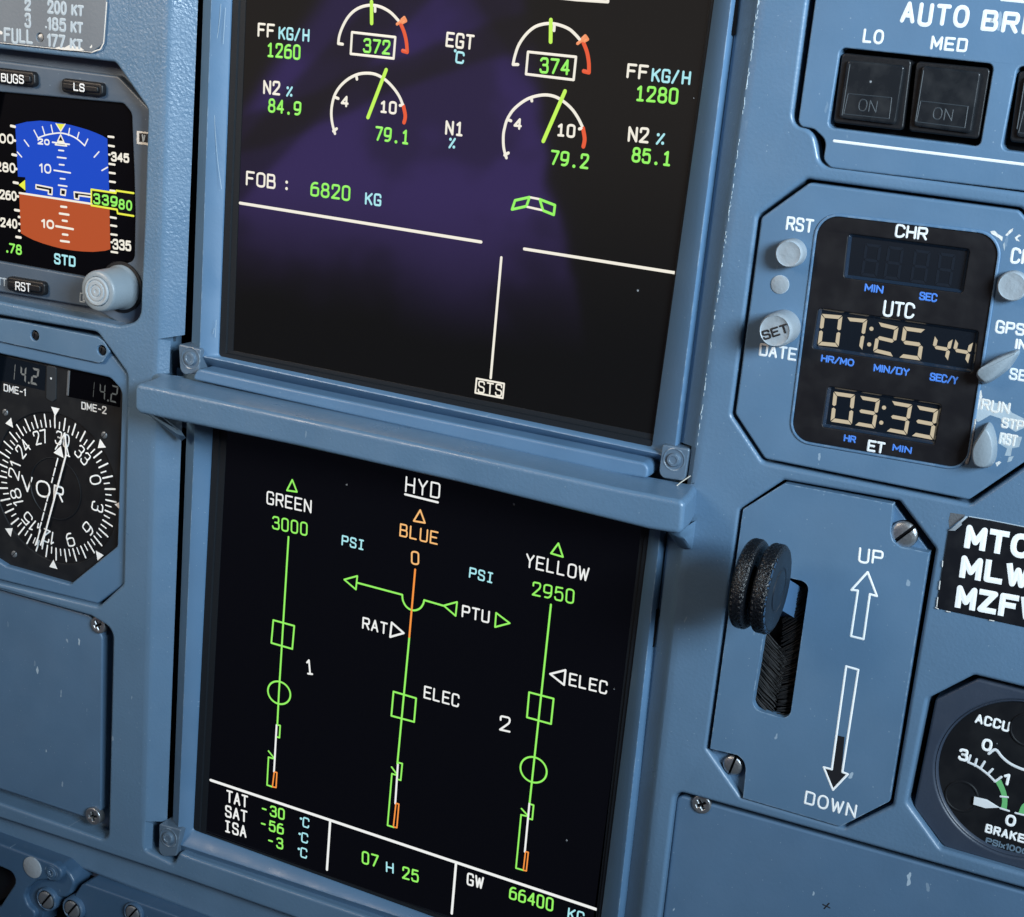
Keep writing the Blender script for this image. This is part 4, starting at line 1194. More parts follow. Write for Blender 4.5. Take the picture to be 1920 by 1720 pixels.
soft_button(st, [(-221.67,101.66),(-202.16,101.88),(-201.68,96.60),(-221.67,96.45)], -6, 'BUGS', (-216.10,97.29), (-206.10,97.53), (-215.80,99.80))
soft_button(st, [(-190.00,101.04),(-171.74,101.13),(-171.62,96.31),(-189.92,96.02)], -6, 'LS', (-183.33,97.55), (-178.85,97.56), (-183.08,99.82))
soft_button(st, [(-214.57,26.57),(-196.58,27.03),(-196.51,21.87),(-214.54,21.25)], -6, 'RST', (-209.06,22.51), (-202.23,22.78), (-208.76,25.31))
text('legend', 'TT', (-220.48,22.33), (-216.62,22.42), (-220.23,24.84), .6, -5.97, 'white_dim', st)
text('legend', 'B', (-180.35,22.59), (-179.37,22.59), (-180.21,24.83), .42, -5.97, 'white_dim', st)
line('legend_box', [(-181.67,25.08),(-179.40,25.14),(-179.76,22.02),(-181.79,21.99)], .35, -5.97, 'white_dim', st, closed=True)
plate('sensor_window', [(-157.98,86.27),(-151.95,86.37),(-151.80,81.86),(-157.84,81.70)], [], -7, -5.7, 'cream', st, bevel=.2)
sheet('sensor_lens', [(-156.77,85.68),(-151.78,85.80),(-151.68,82.80),(-156.67,82.67)], -5.65, 'black_plastic', st)
lines('sensor_wire', [[(-155.31,85.07),(-155.02,83.27)], [(-154.33,85.05),(-154.84,83.07)]], .6, -5.64, 'white_dim', st)
# adjusting knob: pale barrel leaning out of the face
kb = lathe('adjust_knob', (-162.89,30.22,-6), [(8.1, 0), (8.1, 1.0), (7.6, 1.6), (7.5, 2.5), (7.35, 12.4), (7.15, 13.2), (6.6, 13.6), (5.35, 13.65), (5.2, 13.2), (5.15, 13.0)], 'pale_knob', st, n=64, smooth=40, close=False)
lathe('knob_cap', (-162.89,30.22,-6), [(5.15, 12.9), (5.1, 14.1), (4.8, 14.35), (4.25, 14.35), (4.1, 14.0), (3.45, 14.0), (3.3, 14.4), (2.5, 14.42), (2.35, 14.05), (1.75, 14.05), (1.6, 14.45), (.75, 14.45), (.6, 14.2), (0.02, 14.2)], 'pale_ring', kb, n=56, smooth=30, close=False)
lathe('knob_washer', (-162.89,30.22,-6), [(9.3, .1), (9.3, .5), (8.2, .6)], 'black_plastic', kb, n=48, close=False)

vor = thing('radio_compass', 'round black VOR compass dial with two white needles under DME readouts', 'flight instrument', ((-188.01,-50.26)[0], (-188.01,-50.26)[1], -14))
GLASS_V = rounded([(-234.20,-2.88),(-215.86,-3.03),(-164.24,-3.03),(-158.81,-6.84),(-159.31,-67.01),(-181.14,-87.36),(-212.70,-87.33),(-234.66,-80.81)], [0, 0, 4, 4, 2, 2, 2, 0])
plate('instrument_case', rounded([(-234.13,8.69),(-207.19,10.26),(-170.42,11.20),(-165.23,7.33),(-155.62,-0.88),(-154.69,-80.62),(-167.97,-92.24),(-234.75,-94.50)], [0, 0, 4, 4, 4, 3, 3, 0]), [GLASS_V], -14, -2, 'bezel', vor, bevel=.9, steps=4)
plate('fixing_strip', rounded([(-232.79,9.90),(-205.95,11.25),(-169.28,11.58),(-166.10,10.35),(-163.37,7.07),(-166.88,2.50),(-168.56,2.00),(-214.60,2.10),(-232.84,2.09)], [0, 0, 1.5, 1.5, 1, 1.5, 1.5, 0, 0], 4), [circle((-198.08,7.22), 2.0, 24), circle((-167.11,6.92), 2.0, 24)], -2.2, -0.6, 'lit_plate', vor, bevel=.3)
for c in ((-198.87,6.97), (-167.83,6.66)):
    slotted_screw(vor, c, 1.7, -1.75, 1.3, 'black_plastic', .5)
dial = sheet('dial_plate', [(-239.70,-0.48),(-156.15,1.73),(-153.11,-95.36),(-240.46,-105.57)], -5.0, 'dial_black', vor)
# black case front around the rose, with the two readout windows
RC, RO = (-190.79,-51.46), 0
rim_r = 29.6
upper_case = plate('window_frame', [(-239.14,-2.39),(-218.06,-2.93),(-165.22,-2.39),(-158.76,-7.63),(-160.07,-21.02),(-160.37,-71.08)], [], -5, -4.4, 'dial_case', vor, bevel=.1)
bpy.data.objects.remove(upper_case)
CASE = [(-239.13,-0.31),(-155.68,1.91),(-155.46,-84.93),(-239.88,-105.26)]
plate('dial_surround', CASE, [circle(RC, rim_r, 72)], -5, -4.4, 'dial_case', vor, bevel=.3)
W1 = rounded([(-234.40,-4.44),(-195.82,-4.42),(-196.39,-14.07),(-234.45,-14.13)], .4)
sheet('readout_glass', W1, -4.32, 'lcd_glass', vor)
seven('readout', [('1', (-212.08,-12.73), (-210.98,-12.74), (-211.47,-6.21)), ('4', (-208.20,-12.81), (-205.46,-12.73), (-207.86,-6.55)), ('2', (-203.15,-12.67), (-199.85,-12.71), (-202.22,-6.19)), ('.', (-203.92,-12.42), (-203.51,-12.35), (-203.92,-12.16))], 'l_ghost', vor, -4.28, t=.26)
W2 = rounded([(-185.14,-3.93),(-166.03,-3.47),(-162.65,-4.56),(-161.13,-7.05),(-161.17,-13.91),(-185.64,-14.35)], [.3, 3, 3, 1, .3, .3])
sheet('readout_glass', W2, -4.32, 'glass_small', vor)
seven('readout', [('1', (-174.55,-12.55), (-173.47,-12.53), (-174.07,-6.38)), ('4', (-170.76,-12.61), (-168.17,-12.59), (-170.53,-6.50)), ('2', (-165.79,-12.57), (-162.79,-12.64), (-165.10,-6.14)), ('.', (-166.71,-12.36), (-166.31,-12.29), (-166.72,-12.11))], 'l_ghost_dim', vor, -4.28, t=.2)
plate('window_divider', rounded([(-195.24,-4.02),(-190.83,-4.00),(-190.78,-16.28),(-192.53,-17.63),(-195.40,-16.88)], .8), [], -5, -4.0, 'window_tint', vor, bevel=.15)
plate('window_divider', [(-185.44,-4.32),(-184.38,-4.28),(-184.96,-13.91),(-185.90,-13.93)], [], -5, -4.0, 'dull_metal', vor, bevel=.15)
text('legend', 'DME-1', (-215.90,-17.64), (-205.58,-17.65), (-215.58,-15.19), .5, -4.27, 'white', vor, gap=2.0)
text('legend', 'DME-2', (-178.70,-17.71), (-167.43,-17.52), (-178.44,-15.26), .5, -4.27, 'white', vor, gap=2.0)
lathe('pale_dot', (-193.12,-8.75,-3.99), [(.45, 0), (.3, .06)], 'white', vor, n=12)  # small white dot on the window divider
for c in ((-215.34,-26.09), (-168.12,-25.82), (-210.65,-82.42)):
    slotted_screw(vor, c, 1.35, -4.4, .9, 'dull_metal', .5)
# rose
ROSE = (-191.13,-51.63)
lathe('inner_ring', (ROSE[0], ROSE[1], -4.98), [(12.3, 0), (12.3, .35), (12.0, .4), (11.8, .1)], 'dial_case', vor, n=64, close=False)
HEADING = 291.5


def polar(bearing, r):
    a = math.radians(90 - (bearing - HEADING))
    return (ROSE[0] + r * math.cos(a), ROSE[1] + r * math.sin(a))


mb = Mesh()
for k in range(72):
    b = k * 5
    r0, r1, wd = (24.0, 28.7, .66) if k % 2 == 0 else (24.0, 26.5, .52)
    add_stroke(mb, [polar(b, r0), polar(b, r1)], wd, -4.85)
mb.make('compass_scale', 'white_bright', vor, smooth=None)
for k in range(12):
    s = str(k * 3)
    b = k * 30
    a = -math.radians(b - HEADING)
    cx, cy = polar(b, 20.3)
    hw = 1.6 if len(s) == 1 else 3.1
    hh = 2.4
    ex, ey = Vector((math.cos(a), math.sin(a))), Vector((-math.sin(a), math.cos(a)))
    c = Vector((cx, cy))
    if s == '12':
        hw = 2.5
    text('compass_figure', s, c - ex * hw - ey * hh, c + ex * hw - ey * hh, c - ex * hw + ey * hh, .62, -4.85, 'white_bright', vor, gap=1.7)
for k in range(8):
    b = HEADING + 45 * k
    p, q = polar(b, 28.6), polar(b, 32.0)
    d = Vector((q[0] - p[0], q[1] - p[1])).normalized()
    n = Vector((-d.y, d.x)) * 2.0
    mb = Mesh()
    mb.add([(p[0], p[1], -4.2), (q[0] + n.x, q[1] + n.y, -4.2), (q[0] - n.x, q[1] - n.y, -4.2)], [(0, 1, 2)])
    mb.make('index_mark', 'white_bright', vor, smooth=None)
for s, bl, br, tl in (('V', (-207.20,-55.65), (-202.37,-55.47), (-207.24,-49.90)), ('O', (-200.03,-56.05), (-194.09,-55.75), (-199.80,-50.33)), ('R', (-191.77,-55.85), (-187.74,-56.06), (-190.99,-50.44))):
    text('legend', s, bl, br, tl, .8, -4.82, 'white_bright', vor)
nd = lines('needle', [[(-196.55,-75.99),(-194.74,-69.16)], [(-194.74,-69.16),(-185.46,-37.00)], [(-199.99,-76.29),(-197.57,-69.79)], [(-186.65,-28.86),(-184.25,-37.23)], [(-183.82,-37.26),(-185.81,-36.96)]], .55, -4.0, 'white_bright', vor)
line('needle_shaft', [(-197.36,-75.51),(-194.95,-69.33),(-185.67,-37.05),(-186.08,-29.21)], .8, -4.05, 'white_bright', nd)
dn = lines('dashed_needle', [[(-197.74,-68.31),(-197.10,-66.36)], [(-196.82,-65.39),(-195.92,-62.18)], [(-195.64,-61.22),(-194.74,-58.03)], [(-194.46,-57.07),(-193.56,-53.90)], [(-192.26,-49.17),(-191.78,-47.29)], [(-191.51,-46.35),(-190.62,-43.22)], [(-190.35,-42.28),(-189.47,-39.16)], [(-198.48,-67.08),(-198.90,-68.87),(-197.73,-68.49)], [(-190.66,-35.71),(-186.24,-28.55)], [(-199.26,-75.76),(-197.73,-69.10)]], .6, -4.0, 'white_bright', vor)
mb = Mesh(); mb.add(lift([(-187.99,-33.89),(-191.50,-37.28),(-186.64,-38.41)], -3.97), [(0, 1, 2)]); mb.make('needle_head', 'white_bright', dn, smooth=None)

cv = thing('blank_cover', 'plain blue blank cover plate with two cross-head screws, under the VOR dial', 'cover plate', ((-188.76,-151.57)[0], (-188.76,-151.57)[1], -12), 'blank cover plates')
plate('cover_sheet', rounded([(-235.82,-99.21),(-217.00,-98.58),(-172.61,-98.43),(-166.28,-105.91),(-165.16,-179.92),(-173.44,-185.32),(-216.78,-185.82),(-236.32,-186.25)], [0, 0, 4, 4, 2, 2, 0, 0]), [], -12, -3.5, 'cover', cv, bevel=.8)
cross_screw(cv, (-167.74,-100.99), 3.4, -3.8, .5, 'steel', 1.6)
cross_screw(cv, (-168.05,-182.62), 3.7, -4.5, .2, 'steel', 2.6)
sheet('cover_recess', [(-241.05,-100.43),(-163.86,-100.21),(-161.01,-202.37),(-241.66,-205.92)], -9, 'frame', cv)


# ================================================================== lower left console
cs = thing('lower_console', 'dark blue console end with a white dot and slotted fasteners at the bottom left', 'console', ((-196.71,-226.85)[0], (-196.71,-226.85)[1], -10))
C1 = rounded([(-231.85,-206.35),(-211.70,-206.41),(-180.40,-206.39),(-175.81,-208.64),(-173.12,-212.24),(-175.17,-217.86),(-177.76,-220.46),(-184.03,-222.14),(-187.87,-226.48),(-190.67,-237.97),(-232.13,-252.34)], [0, 0, 4, 4, 3, 3, 3, 3, 3, 0, 0])
C1H = rounded([(-231.95,-222.22),(-210.67,-217.39),(-205.19,-217.43),(-203.09,-220.23),(-203.42,-223.40),(-211.62,-237.20),(-232.13,-252.34)], [0, 2, 3, 3, 3, 1, 0])
plate('console_plate', C1, [C1H], -10, 2, 'console', cs, bevel=1.2, steps=4)
sheet('console_recess', [(-236.80,-224.35),(-205.30,-217.63),(-205.24,-227.28),(-237.01,-256.55)], -2, 'gasket_dark', cs)
plate('console_step', rounded([(-229.46,-204.48),(-209.42,-205.06),(-182.11,-205.25),(-178.26,-206.33),(-177.50,-209.28),(-179.60,-212.97),(-184.89,-213.22),(-190.68,-215.78),(-195.04,-220.69),(-196.72,-224.74),(-194.97,-228.51),(-190.53,-230.49),(-192.92,-237.46),(-229.74,-250.22)], 3.0), [rounded([(-229.56,-220.27),(-208.40,-215.55),(-203.19,-216.02),(-201.45,-218.70),(-201.93,-221.25),(-209.35,-233.84),(-229.73,-248.41)], [0, 2, 3, 3, 3, 1, 0])], 1.0, 4.5, 'console', cs, bevel=.9)
lathe('white_dot', (-192.35,-210.09,4.5), [(4.6, -.2), (4.6, .35), (4.2, .55)], 'button_white', cs, n=36)
ff = lathe('round_fastener', (-183.01,-209.39,4.5), [(3.3, -.3), (3.3, .1), (2.9, .12), (2.85, -.3), (2.5, -.3), (2.45, .25), (2.1, .4), (.9, .4)], 'console', cs, n=32, close=False)
cross_screw(ff, (-183.01,-209.39), 1.9, 4.3, .6, 'console', .7)
for c, r, w in (((-185.88,-223.22), 5.0, 3.0), ((-172.53,-223.01), 5.0, 3.0), ((-143.17,-215.10), 4.4, 2.4)):
    sl_ = lathe('quarter_turn_fastener', (c[0], c[1], w - 4), [(r * 1.02, -4), (r * 1.02, 4.4), (r * .97, 4.9), (r * .86, 5.1), (r * .8, 4.6)], 'console', cs, n=40, close=False)
    slotted_screw(sl_, c, r * .74, w + .9, .95, 'dull_metal', .7)
plate('console_panel', rounded([(-173.86,-218.72),(-169.79,-211.78),(-167.68,-210.56),(-119.12,-210.04),(-90.90,-211.61),(-89.80,-232.02),(-176.92,-241.97),(-168.54,-225.97),(-167.69,-221.36),(-170.12,-219.18)], [2, 3, 2, 0, 0, 0, 0, 3, 3, 2]), [], -10, 2.0, 'console', cs, bevel=.8)
sheet('console_shadow_gap', [(-242.44,-212.82),(-106.54,-213.99),(-105.49,-234.86),(-242.85,-275.23)], -8.2, 'gap', cs)


# ================================================================== right column
ab = thing('auto_brake_unit', 'blue auto brake panel with two dark square ON buttons', 'control panel', ((109.34,126.48)[0], (109.34,126.48)[1], -12))
HOLE_B = rounded([(88.42,137.63),(130.87,137.35),(130.95,115.35),(88.13,115.65)], 1.6)
HOLE_C = rounded([(137.20,137.55),(153.61,137.19),(154.35,115.16),(136.75,115.26)], 1.6)
plate('panel_plate', rounded([(79.73,161.11),(79.29,149.69),(79.26,116.17),(80.54,114.97),(84.19,114.79),(88.21,111.98),(88.08,106.57),(90.57,104.63),(144.68,105.12),(164.31,105.06),(152.79,166.42)], [0, 0, 2, 1, 3, 3.5, 2.5, 2, 0, 0, 0]), [HOLE_B, HOLE_C], -8, 0.3, 'lit_plate', ab, bevel=.5)
sheet('button_well', [(78.07,141.04),(171.09,145.40),(177.45,112.80),(83.02,107.74)], -5.5, 'gap', ab)
text('legend', 'AUTO', (104.42,146.34), (121.73,146.52), (104.04,150.90), 1.12, .33, 'white', ab, gap=2.6)
text('legend', 'BRK', (126.37,146.18), (140.52,146.21), (125.87,150.56), 1.12, .33, 'white', ab, gap=2.6)
text('legend', 'LO', (94.65,139.87), (99.74,139.91), (94.48,142.97), .7, .33, 'white', ab, gap=2.2)
text('legend', 'MED', (113.57,139.84), (122.85,139.95), (113.35,142.80), .7, .33, 'white', ab, gap=2.2)
line('border_line', [(90.53,112.20),(143.43,112.14),(163.67,112.14)], .78, .33, 'white', ab)
line('border_line', [(130.06,153.98),(136.40,153.93),(155.87,153.62)], .78, .33, 'white', ab)


def press_button(body, cap, on_line, on_box, bl, br, tl, letter='white'):
    b = plate('push_button', rounded(body, 1.2), [], -5.5, -0.4, 'black_plastic', ab, bevel=.5)
    c = plate('button_cap', rounded(cap, 1.0), [], -1.5, 0.9, 'button_cap', b, bevel=.55)
    if on_box:
        line('legend_box', on_box, .28, .93, 'etched', c, closed=True)
    line('window_edge', on_line, .32, .93, 'etched', c)
    if bl:
        text('legend', 'ON', bl, br, tl, .36, .93, 'etched', c, gap=1.8)
    return b


press_button([(88.91,136.30),(108.58,136.29),(109.25,117.17),(89.27,117.12)], [(90.99,134.55),(107.17,134.58),(107.13,118.58),(91.01,118.67)], [(91.92,133.33),(91.82,119.52)], [(92.66,125.50),(105.00,125.67),(105.18,119.99),(92.23,119.87)], (96.16,121.37), (101.14,121.30), (96.26,124.30))
press_button([(109.87,136.07),(130.14,136.19),(130.28,117.25),(110.78,117.26)], [(111.87,135.04),(127.98,134.94),(128.09,118.59),(112.15,118.85)], [(112.58,133.74),(112.56,120.21)], [(113.10,125.67),(126.10,125.61),(126.20,119.88),(112.86,120.02)], (117.10,121.41), (122.25,121.38), (117.16,124.29))
press_button([(137.73,136.35),(152.45,136.29),(153.13,117.84),(138.48,117.61)], [(139.63,135.19),(151.59,135.07),(152.00,119.23),(140.22,119.13)], [(139.85,133.95),(140.01,121.25)], [(140.96,126.04),(151.59,126.03),(151.77,120.48),(140.58,120.25)], None, None, None)

ck = thing('panel_clock', 'square digital clock with black face reading 07:25 44 and 03:33', 'clock', ((111.08,58.21)[0], (111.08,58.21)[1], -12))
FACE = rounded([(88.91,91.62),(141.00,92.86),(142.62,25.30),(90.07,24.06)], [6.5, 6.5, 5.5, 6.0], 8)
plate('clock_plate', rounded([(84.99,99.69),(144.18,99.77),(156.85,88.76),(160.12,33.21),(144.71,16.86),(83.48,16.76),(72.33,28.79),(72.22,88.01)], 2.0), [FACE], -10, 0.2, 'lit_plate', ck, bevel=.7)
ccw = FACE if area2(FACE) > 0 else FACE[::-1]
mb = Mesh()
add_loft(mb, [lift(inset(ccw, -.5), 0.0), lift(inset(ccw, -.45), .35), lift(inset(ccw, -.1), .62), lift(inset(ccw, .3), .5), lift(inset(ccw, .45), -.6)])
mb.make('face_rim', 'bezel', ck, smooth=60)
WIN1 = rounded([(98.52,86.88),(132.96,87.49),(133.05,75.17),(99.02,74.34)], .9)
WIN2 = rounded([(93.06,64.47),(139.22,65.39),(139.69,53.42),(92.92,52.40)], .9)
WIN3 = rounded([(99.20,42.15),(132.55,42.92),(132.46,30.92),(99.24,29.84)], .9)
face = plate('clock_face', inset(ccw, .2), [WIN1, WIN2, WIN3], -3, 0.0, 'black_face', ck, bevel=.35)
for wq in ([(94.66,88.33),(134.99,89.48),(135.98,73.31),(96.17,72.18)], [(88.40,65.74),(141.50,67.32),(142.40,51.70),(89.81,49.55)], [(95.67,43.27),(134.40,45.05),(135.26,28.92),(96.11,27.07)]):
    sheet('readout_glass', wq, -1.3, 'lcd_glass', face)
for wq in (WIN1, WIN2, WIN3):
    q = wq if area2(wq) > 0 else wq[::-1]
    loft('glint_bevel', [lift(inset(q, .02), -.25), lift(inset(q, .55), -.9), lift(inset(q, .8), -1.25)], 'glint_bevel', face, smooth=60)  # glossy bevel added to catch light in place of the glass's edge reflections
def cd(name, chars, mat, t=.175):
    return seven(name, chars, mat, face, -1.22, t=t)
cd('readout', [('0', (94.04,53.49), (100.29,53.98), (93.82,62.78)), ('7', (101.30,53.72), (107.29,54.13), (101.42,62.97)), ('2', (110.51,54.30), (116.54,53.92), (110.64,63.06)), ('5', (118.13,54.00), (124.46,54.16), (117.98,63.05)),
               ('o', (109.00,60.85), (109.61,60.95), (108.91,61.45)), ('o', (109.06,56.25), (109.66,56.35), (108.97,56.85))], 'l_bone')
cd('readout', [('4', (126.90,55.44), (131.98,55.38), (127.26,61.88)), ('4', (132.72,55.61), (137.66,55.54), (133.11,61.94))], 'l_bone', .2)
cd('readout', [('0', (101.25,31.63), (107.66,31.88), (100.86,40.70)), ('3', (108.53,31.95), (114.55,32.04), (108.69,40.87)), ('3', (117.97,31.92), (124.05,31.94), (118.08,41.06)), ('3', (125.37,32.00), (131.67,31.98), (125.39,41.08)),
               ('o', (116.22,38.69), (116.83,38.80), (116.13,39.30)), ('o', (116.13,34.15), (116.74,34.26), (116.04,34.76))], 'l_bone')
cd('blank_readout', [('8', (103.52,75.56), (108.23,75.63), (103.49,84.86)), ('8', (110.09,75.73), (114.75,75.79), (110.01,85.06)), ('8', (117.75,75.88), (122.36,75.95), (117.63,85.16)), ('8', (124.86,76.06), (129.40,76.12), (124.69,85.28))], 'l_ghost_off')
def ct(s, bl, br, tl, wd, mat, gap=1.6):
    return text('legend', s, bl, br, tl, wd, .03, mat, face, gap=gap)
ct('CHR', (111.95,88.28), (120.44,88.49), (111.93,91.24), .66, 'white', 1.7)
ct('UTC', (112.06,65.99), (120.42,66.23), (111.97,69.53), .7, 'white', 1.6)
ct('ET', (113.78,25.60), (118.33,25.67), (113.91,28.42), .7, 'white', 1.6)
for s, bl, br, tl in (('MIN', (105.70,71.68), (110.68,71.75), (105.80,73.47)), ('SEC', (121.47,71.69), (126.13,71.78), (121.48,73.54)), ('HR/MO', (96.17,49.29), (105.53,49.49), (96.31,50.96)), ('MIN/DY', (111.89,49.17), (121.84,49.52), (112.00,50.92)),
                      ('SEC/Y', (128.14,49.42), (135.71,49.56), (128.21,51.23)), ('HR', (106.43,27.04), (109.57,27.12), (106.56,28.70)), ('MIN', (120.97,27.08), (126.14,27.14), (121.10,28.67))):
    ct(s, bl, br, tl, .5, 'blue_legend')
def kt(s, bl, br, tl, wd=.68, mat='white', gap=1.9):
    return text('legend', s, bl, br, tl, wd, .23, mat, ck, gap=gap)
kt('RST', (80.30,85.82), (87.83,85.95), (80.30,89.14))
kt('DATE', (77.50,47.96), (88.33,48.24), (77.60,51.17))
kt('CHR', (144.60,85.85), (152.52,86.01), (144.28,89.22), .75)
kt('GPS', (143.88,66.20), (151.24,66.39), (143.73,68.93), .68, gap=1.8)
kt('INT', (150.01,62.48), (154.91,62.66), (149.89,64.74), .68)
kt('SET', (149.85,53.75), (156.48,53.89), (149.70,56.41), .68)
kt('RUN', (143.74,43.90), (151.19,44.04), (143.68,46.42), .75, 'cream')
kt('STP', (150.11,39.83), (155.76,39.95), (150.08,42.17), .7, 'cream', 1.6)
kt('RST', (150.38,35.12), (154.75,35.16), (150.24,37.80), .75, 'cream', 1.6)
sheet('worn_patch', [(142.53,46.84),(144.38,46.46),(146.77,46.17),(150.45,46.37),(152.12,44.26),(155.64,43.23),(156.32,40.69),(154.07,39.03),(151.04,40.40),(149.36,42.03),(146.48,42.46),(143.62,39.95),(142.66,40.01)], .22, 'worn_patch', ck)
sheet('worn_patch', [(150.14,37.53),(156.11,37.97),(155.81,34.97),(153.99,34.22),(154.02,31.91),(152.33,31.72),(152.66,33.85),(150.64,34.68)], .22, 'worn_patch', ck)
sheet('worn_patch', [(141.85,92.70),(142.72,94.20),(143.60,94.88),(143.53,94.00),(142.34,92.54)], .23, 'cream', ck)
sheet('worn_patch', [(144.40,92.37),(145.44,93.44),(146.07,93.16),(145.08,92.38),(145.95,91.58),(144.99,91.63)], .23, 'cream', ck)
sheet('worn_patch', [(137.67,93.17),(138.75,93.51),(139.95,92.66),(141.27,92.16),(141.26,90.91),(140.32,91.61),(139.23,92.10),(138.15,92.50)], .23, 'cream', ck)
sheet('worn_patch', [(141.62,90.13),(141.96,90.82),(142.38,89.69),(142.29,88.38)], .23, 'worn_patch', ck)
sheet('worn_patch', [(142.24,48.50),(142.75,49.08),(143.40,47.25),(143.09,45.73),(142.95,43.26),(142.38,43.88)], .23, 'cream', ck)
sheet('worn_patch', [(153.53,31.57),(154.83,32.08),(154.41,30.51),(153.34,29.95)], .23, 'worn_patch', ck)
sheet('worn_patch', [(150.20,29.16),(151.25,29.87),(151.76,29.63),(150.84,28.15)], .23, 'cream', ck)
line('worn_edge', [(142.62,40.25),(142.52,35.30),(142.66,30.37),(142.42,27.58)], .8, .50, 'worn_edge', ck)


def push_knob(c, r, h, material, name='push_knob'):
    return lathe(name, (c[0], c[1], .2), [(r * 1.0, -.4), (r, h * .8), (r * .97, h * .92), (r * .88, h), (r * .8, h * .97), (r * .4, h * .985), (.02, h)], material, ck, n=40, smooth=40, close=False)


push_knob((83.23,79.38), 4.1, 5.0, 'button_white')
lathe('indicator_dot', (80.74,69.56,0.2), [(2.75, -.1), (2.75, .25), (2.4, .4)], 'button_white', ck, n=32)
sb = push_knob((83.63,57.44), 5.05, 9.5, 'button_white')
text('legend', 'SET', (80.99,54.51), (87.71,57.93), (80.71,56.85), .56, 9.72, 'black_ink', sb, gap=1.8)
push_knob((146.45,79.52), 4.15, 3.2, 'button_white')


def selector(base, top, h, label=None):
    """Pointer-shaped selector knob with sloping sides."""
    b = base if area2(base) > 0 else base[::-1]
    t = top if area2(top) > 0 else top[::-1]
    b, t = soften(b, True, 2), soften(t, True, 2)
    mix = lambda k: [tuple(Vector(p) * (1 - k) + Vector(q) * k) for p, q in zip(b, t)]
    rings = [lift(b, -.2), lift(b, h * .2), lift(mix(.5), h * .62), lift(mix(.86), h * .9), lift(inset(t, .12), h * .975), lift(inset(t, .4), h)]
    mb = Mesh()
    add_loft(mb, rings)
    vs = rings[-1]
    mb.add(vs, [tuple(range(len(vs)))])
    return mb.make('selector_knob', 'pale_knob', ck, smooth=50, label=label)


selector([(140.34,53.86),(145.12,59.03),(148.45,61.14),(151.84,62.67),(150.33,58.27),(148.95,55.64),(144.00,50.79),(142.02,51.40)], [(140.81,54.98),(145.41,59.04),(148.68,61.26),(151.44,62.35),(150.15,59.39),(148.56,56.74),(144.64,52.32),(142.78,52.94)], 5.5)
sk = selector([(146.67,41.57),(149.85,35.91),(150.51,28.15),(145.12,26.55),(142.74,31.54),(144.68,37.36)], [(146.45,40.27),(149.51,35.76),(149.73,28.86),(145.21,27.93),(143.70,32.65),(145.09,36.84)], 5.5)

gp = thing('gear_lever_unit', 'blue landing gear panel with an UP and a DOWN arrow and a slot', 'control panel', ((110.65,-32.64)[0], (110.65,-32.64)[1], -14))
SLOT = rounded([(91.41,-18.39),(102.60,-18.36),(103.05,-63.92),(90.62,-63.44)], [2.2, 2.6, 3, 3], 6)
GP = rounded([(90.50,10.72),(123.84,11.33),(124.34,2.51),(125.53,0.08),(127.72,-1.04),(136.52,-0.94),(137.56,-81.58),(124.01,-94.51),(91.85,-94.32),(91.40,-84.15),(90.55,-81.70),(88.31,-80.34),(78.92,-80.77),(78.85,-0.08)], [1, .4, 2.5, 2.5, 2.5, .4, 1, 1, .4, 3, 3, 2, .4, 1], 4)
plate('gear_plate', inset(GP if area2(GP) > 0 else GP[::-1], .12), [SLOT], -3, 0.5, 'lit_plate', gp, bevel=.16)
plate('corner_bracket', [(121.02,10.37),(123.43,10.41),(136.06,-1.95),(132.08,-4.79),(122.24,-4.64)], [], -12, -2.6, 'bezel', gp, bevel=.3)
plate('corner_bracket', [(78.31,-81.66),(93.75,-79.08),(96.08,-95.66),(91.45,-95.78)], [], -12, -2.6, 'bezel', gp, bevel=.3)
text('legend', 'UP', (116.47,-7.91), (123.17,-7.51), (116.37,-4.23), .68, .53, 'white_bright', gp, gap=2.0)
text('legend', 'DOWN', (111.85,-89.81), (127.74,-89.83), (112.19,-85.89), .68, .53, 'white_bright', gp, gap=2.2)
line('up_arrow', [(119.58,-10.96),(123.44,-17.68),(121.27,-17.59),(121.58,-32.00),(117.72,-31.98),(117.58,-17.31),(115.62,-17.60)], .68, .53, 'white_bright', gp, closed=True)
sheet('arrow_infill', [(118.65,-64.67),(120.77,-64.59),(121.50,-76.12),(123.54,-76.30),(119.86,-82.61),(116.02,-76.35),(118.45,-76.16)], .52, 'black_ink', gp)
line('down_arrow', [(117.75,-41.85),(121.54,-41.99),(121.81,-76.16),(123.61,-76.35),(119.84,-82.88),(115.89,-76.26),(118.46,-76.23)], .68, .54, 'white_bright', gp, closed=True)
slotted_screw(gp, (127.84,2.20), 4.1, -1.6, .85, 'steel', 1.2)
slotted_screw(gp, (86.71,-84.92), 3.3, -1.8, 1.35, 'steel', 1.2)
# two rows of black bristles that close the slot round the lever
random.seed(21)


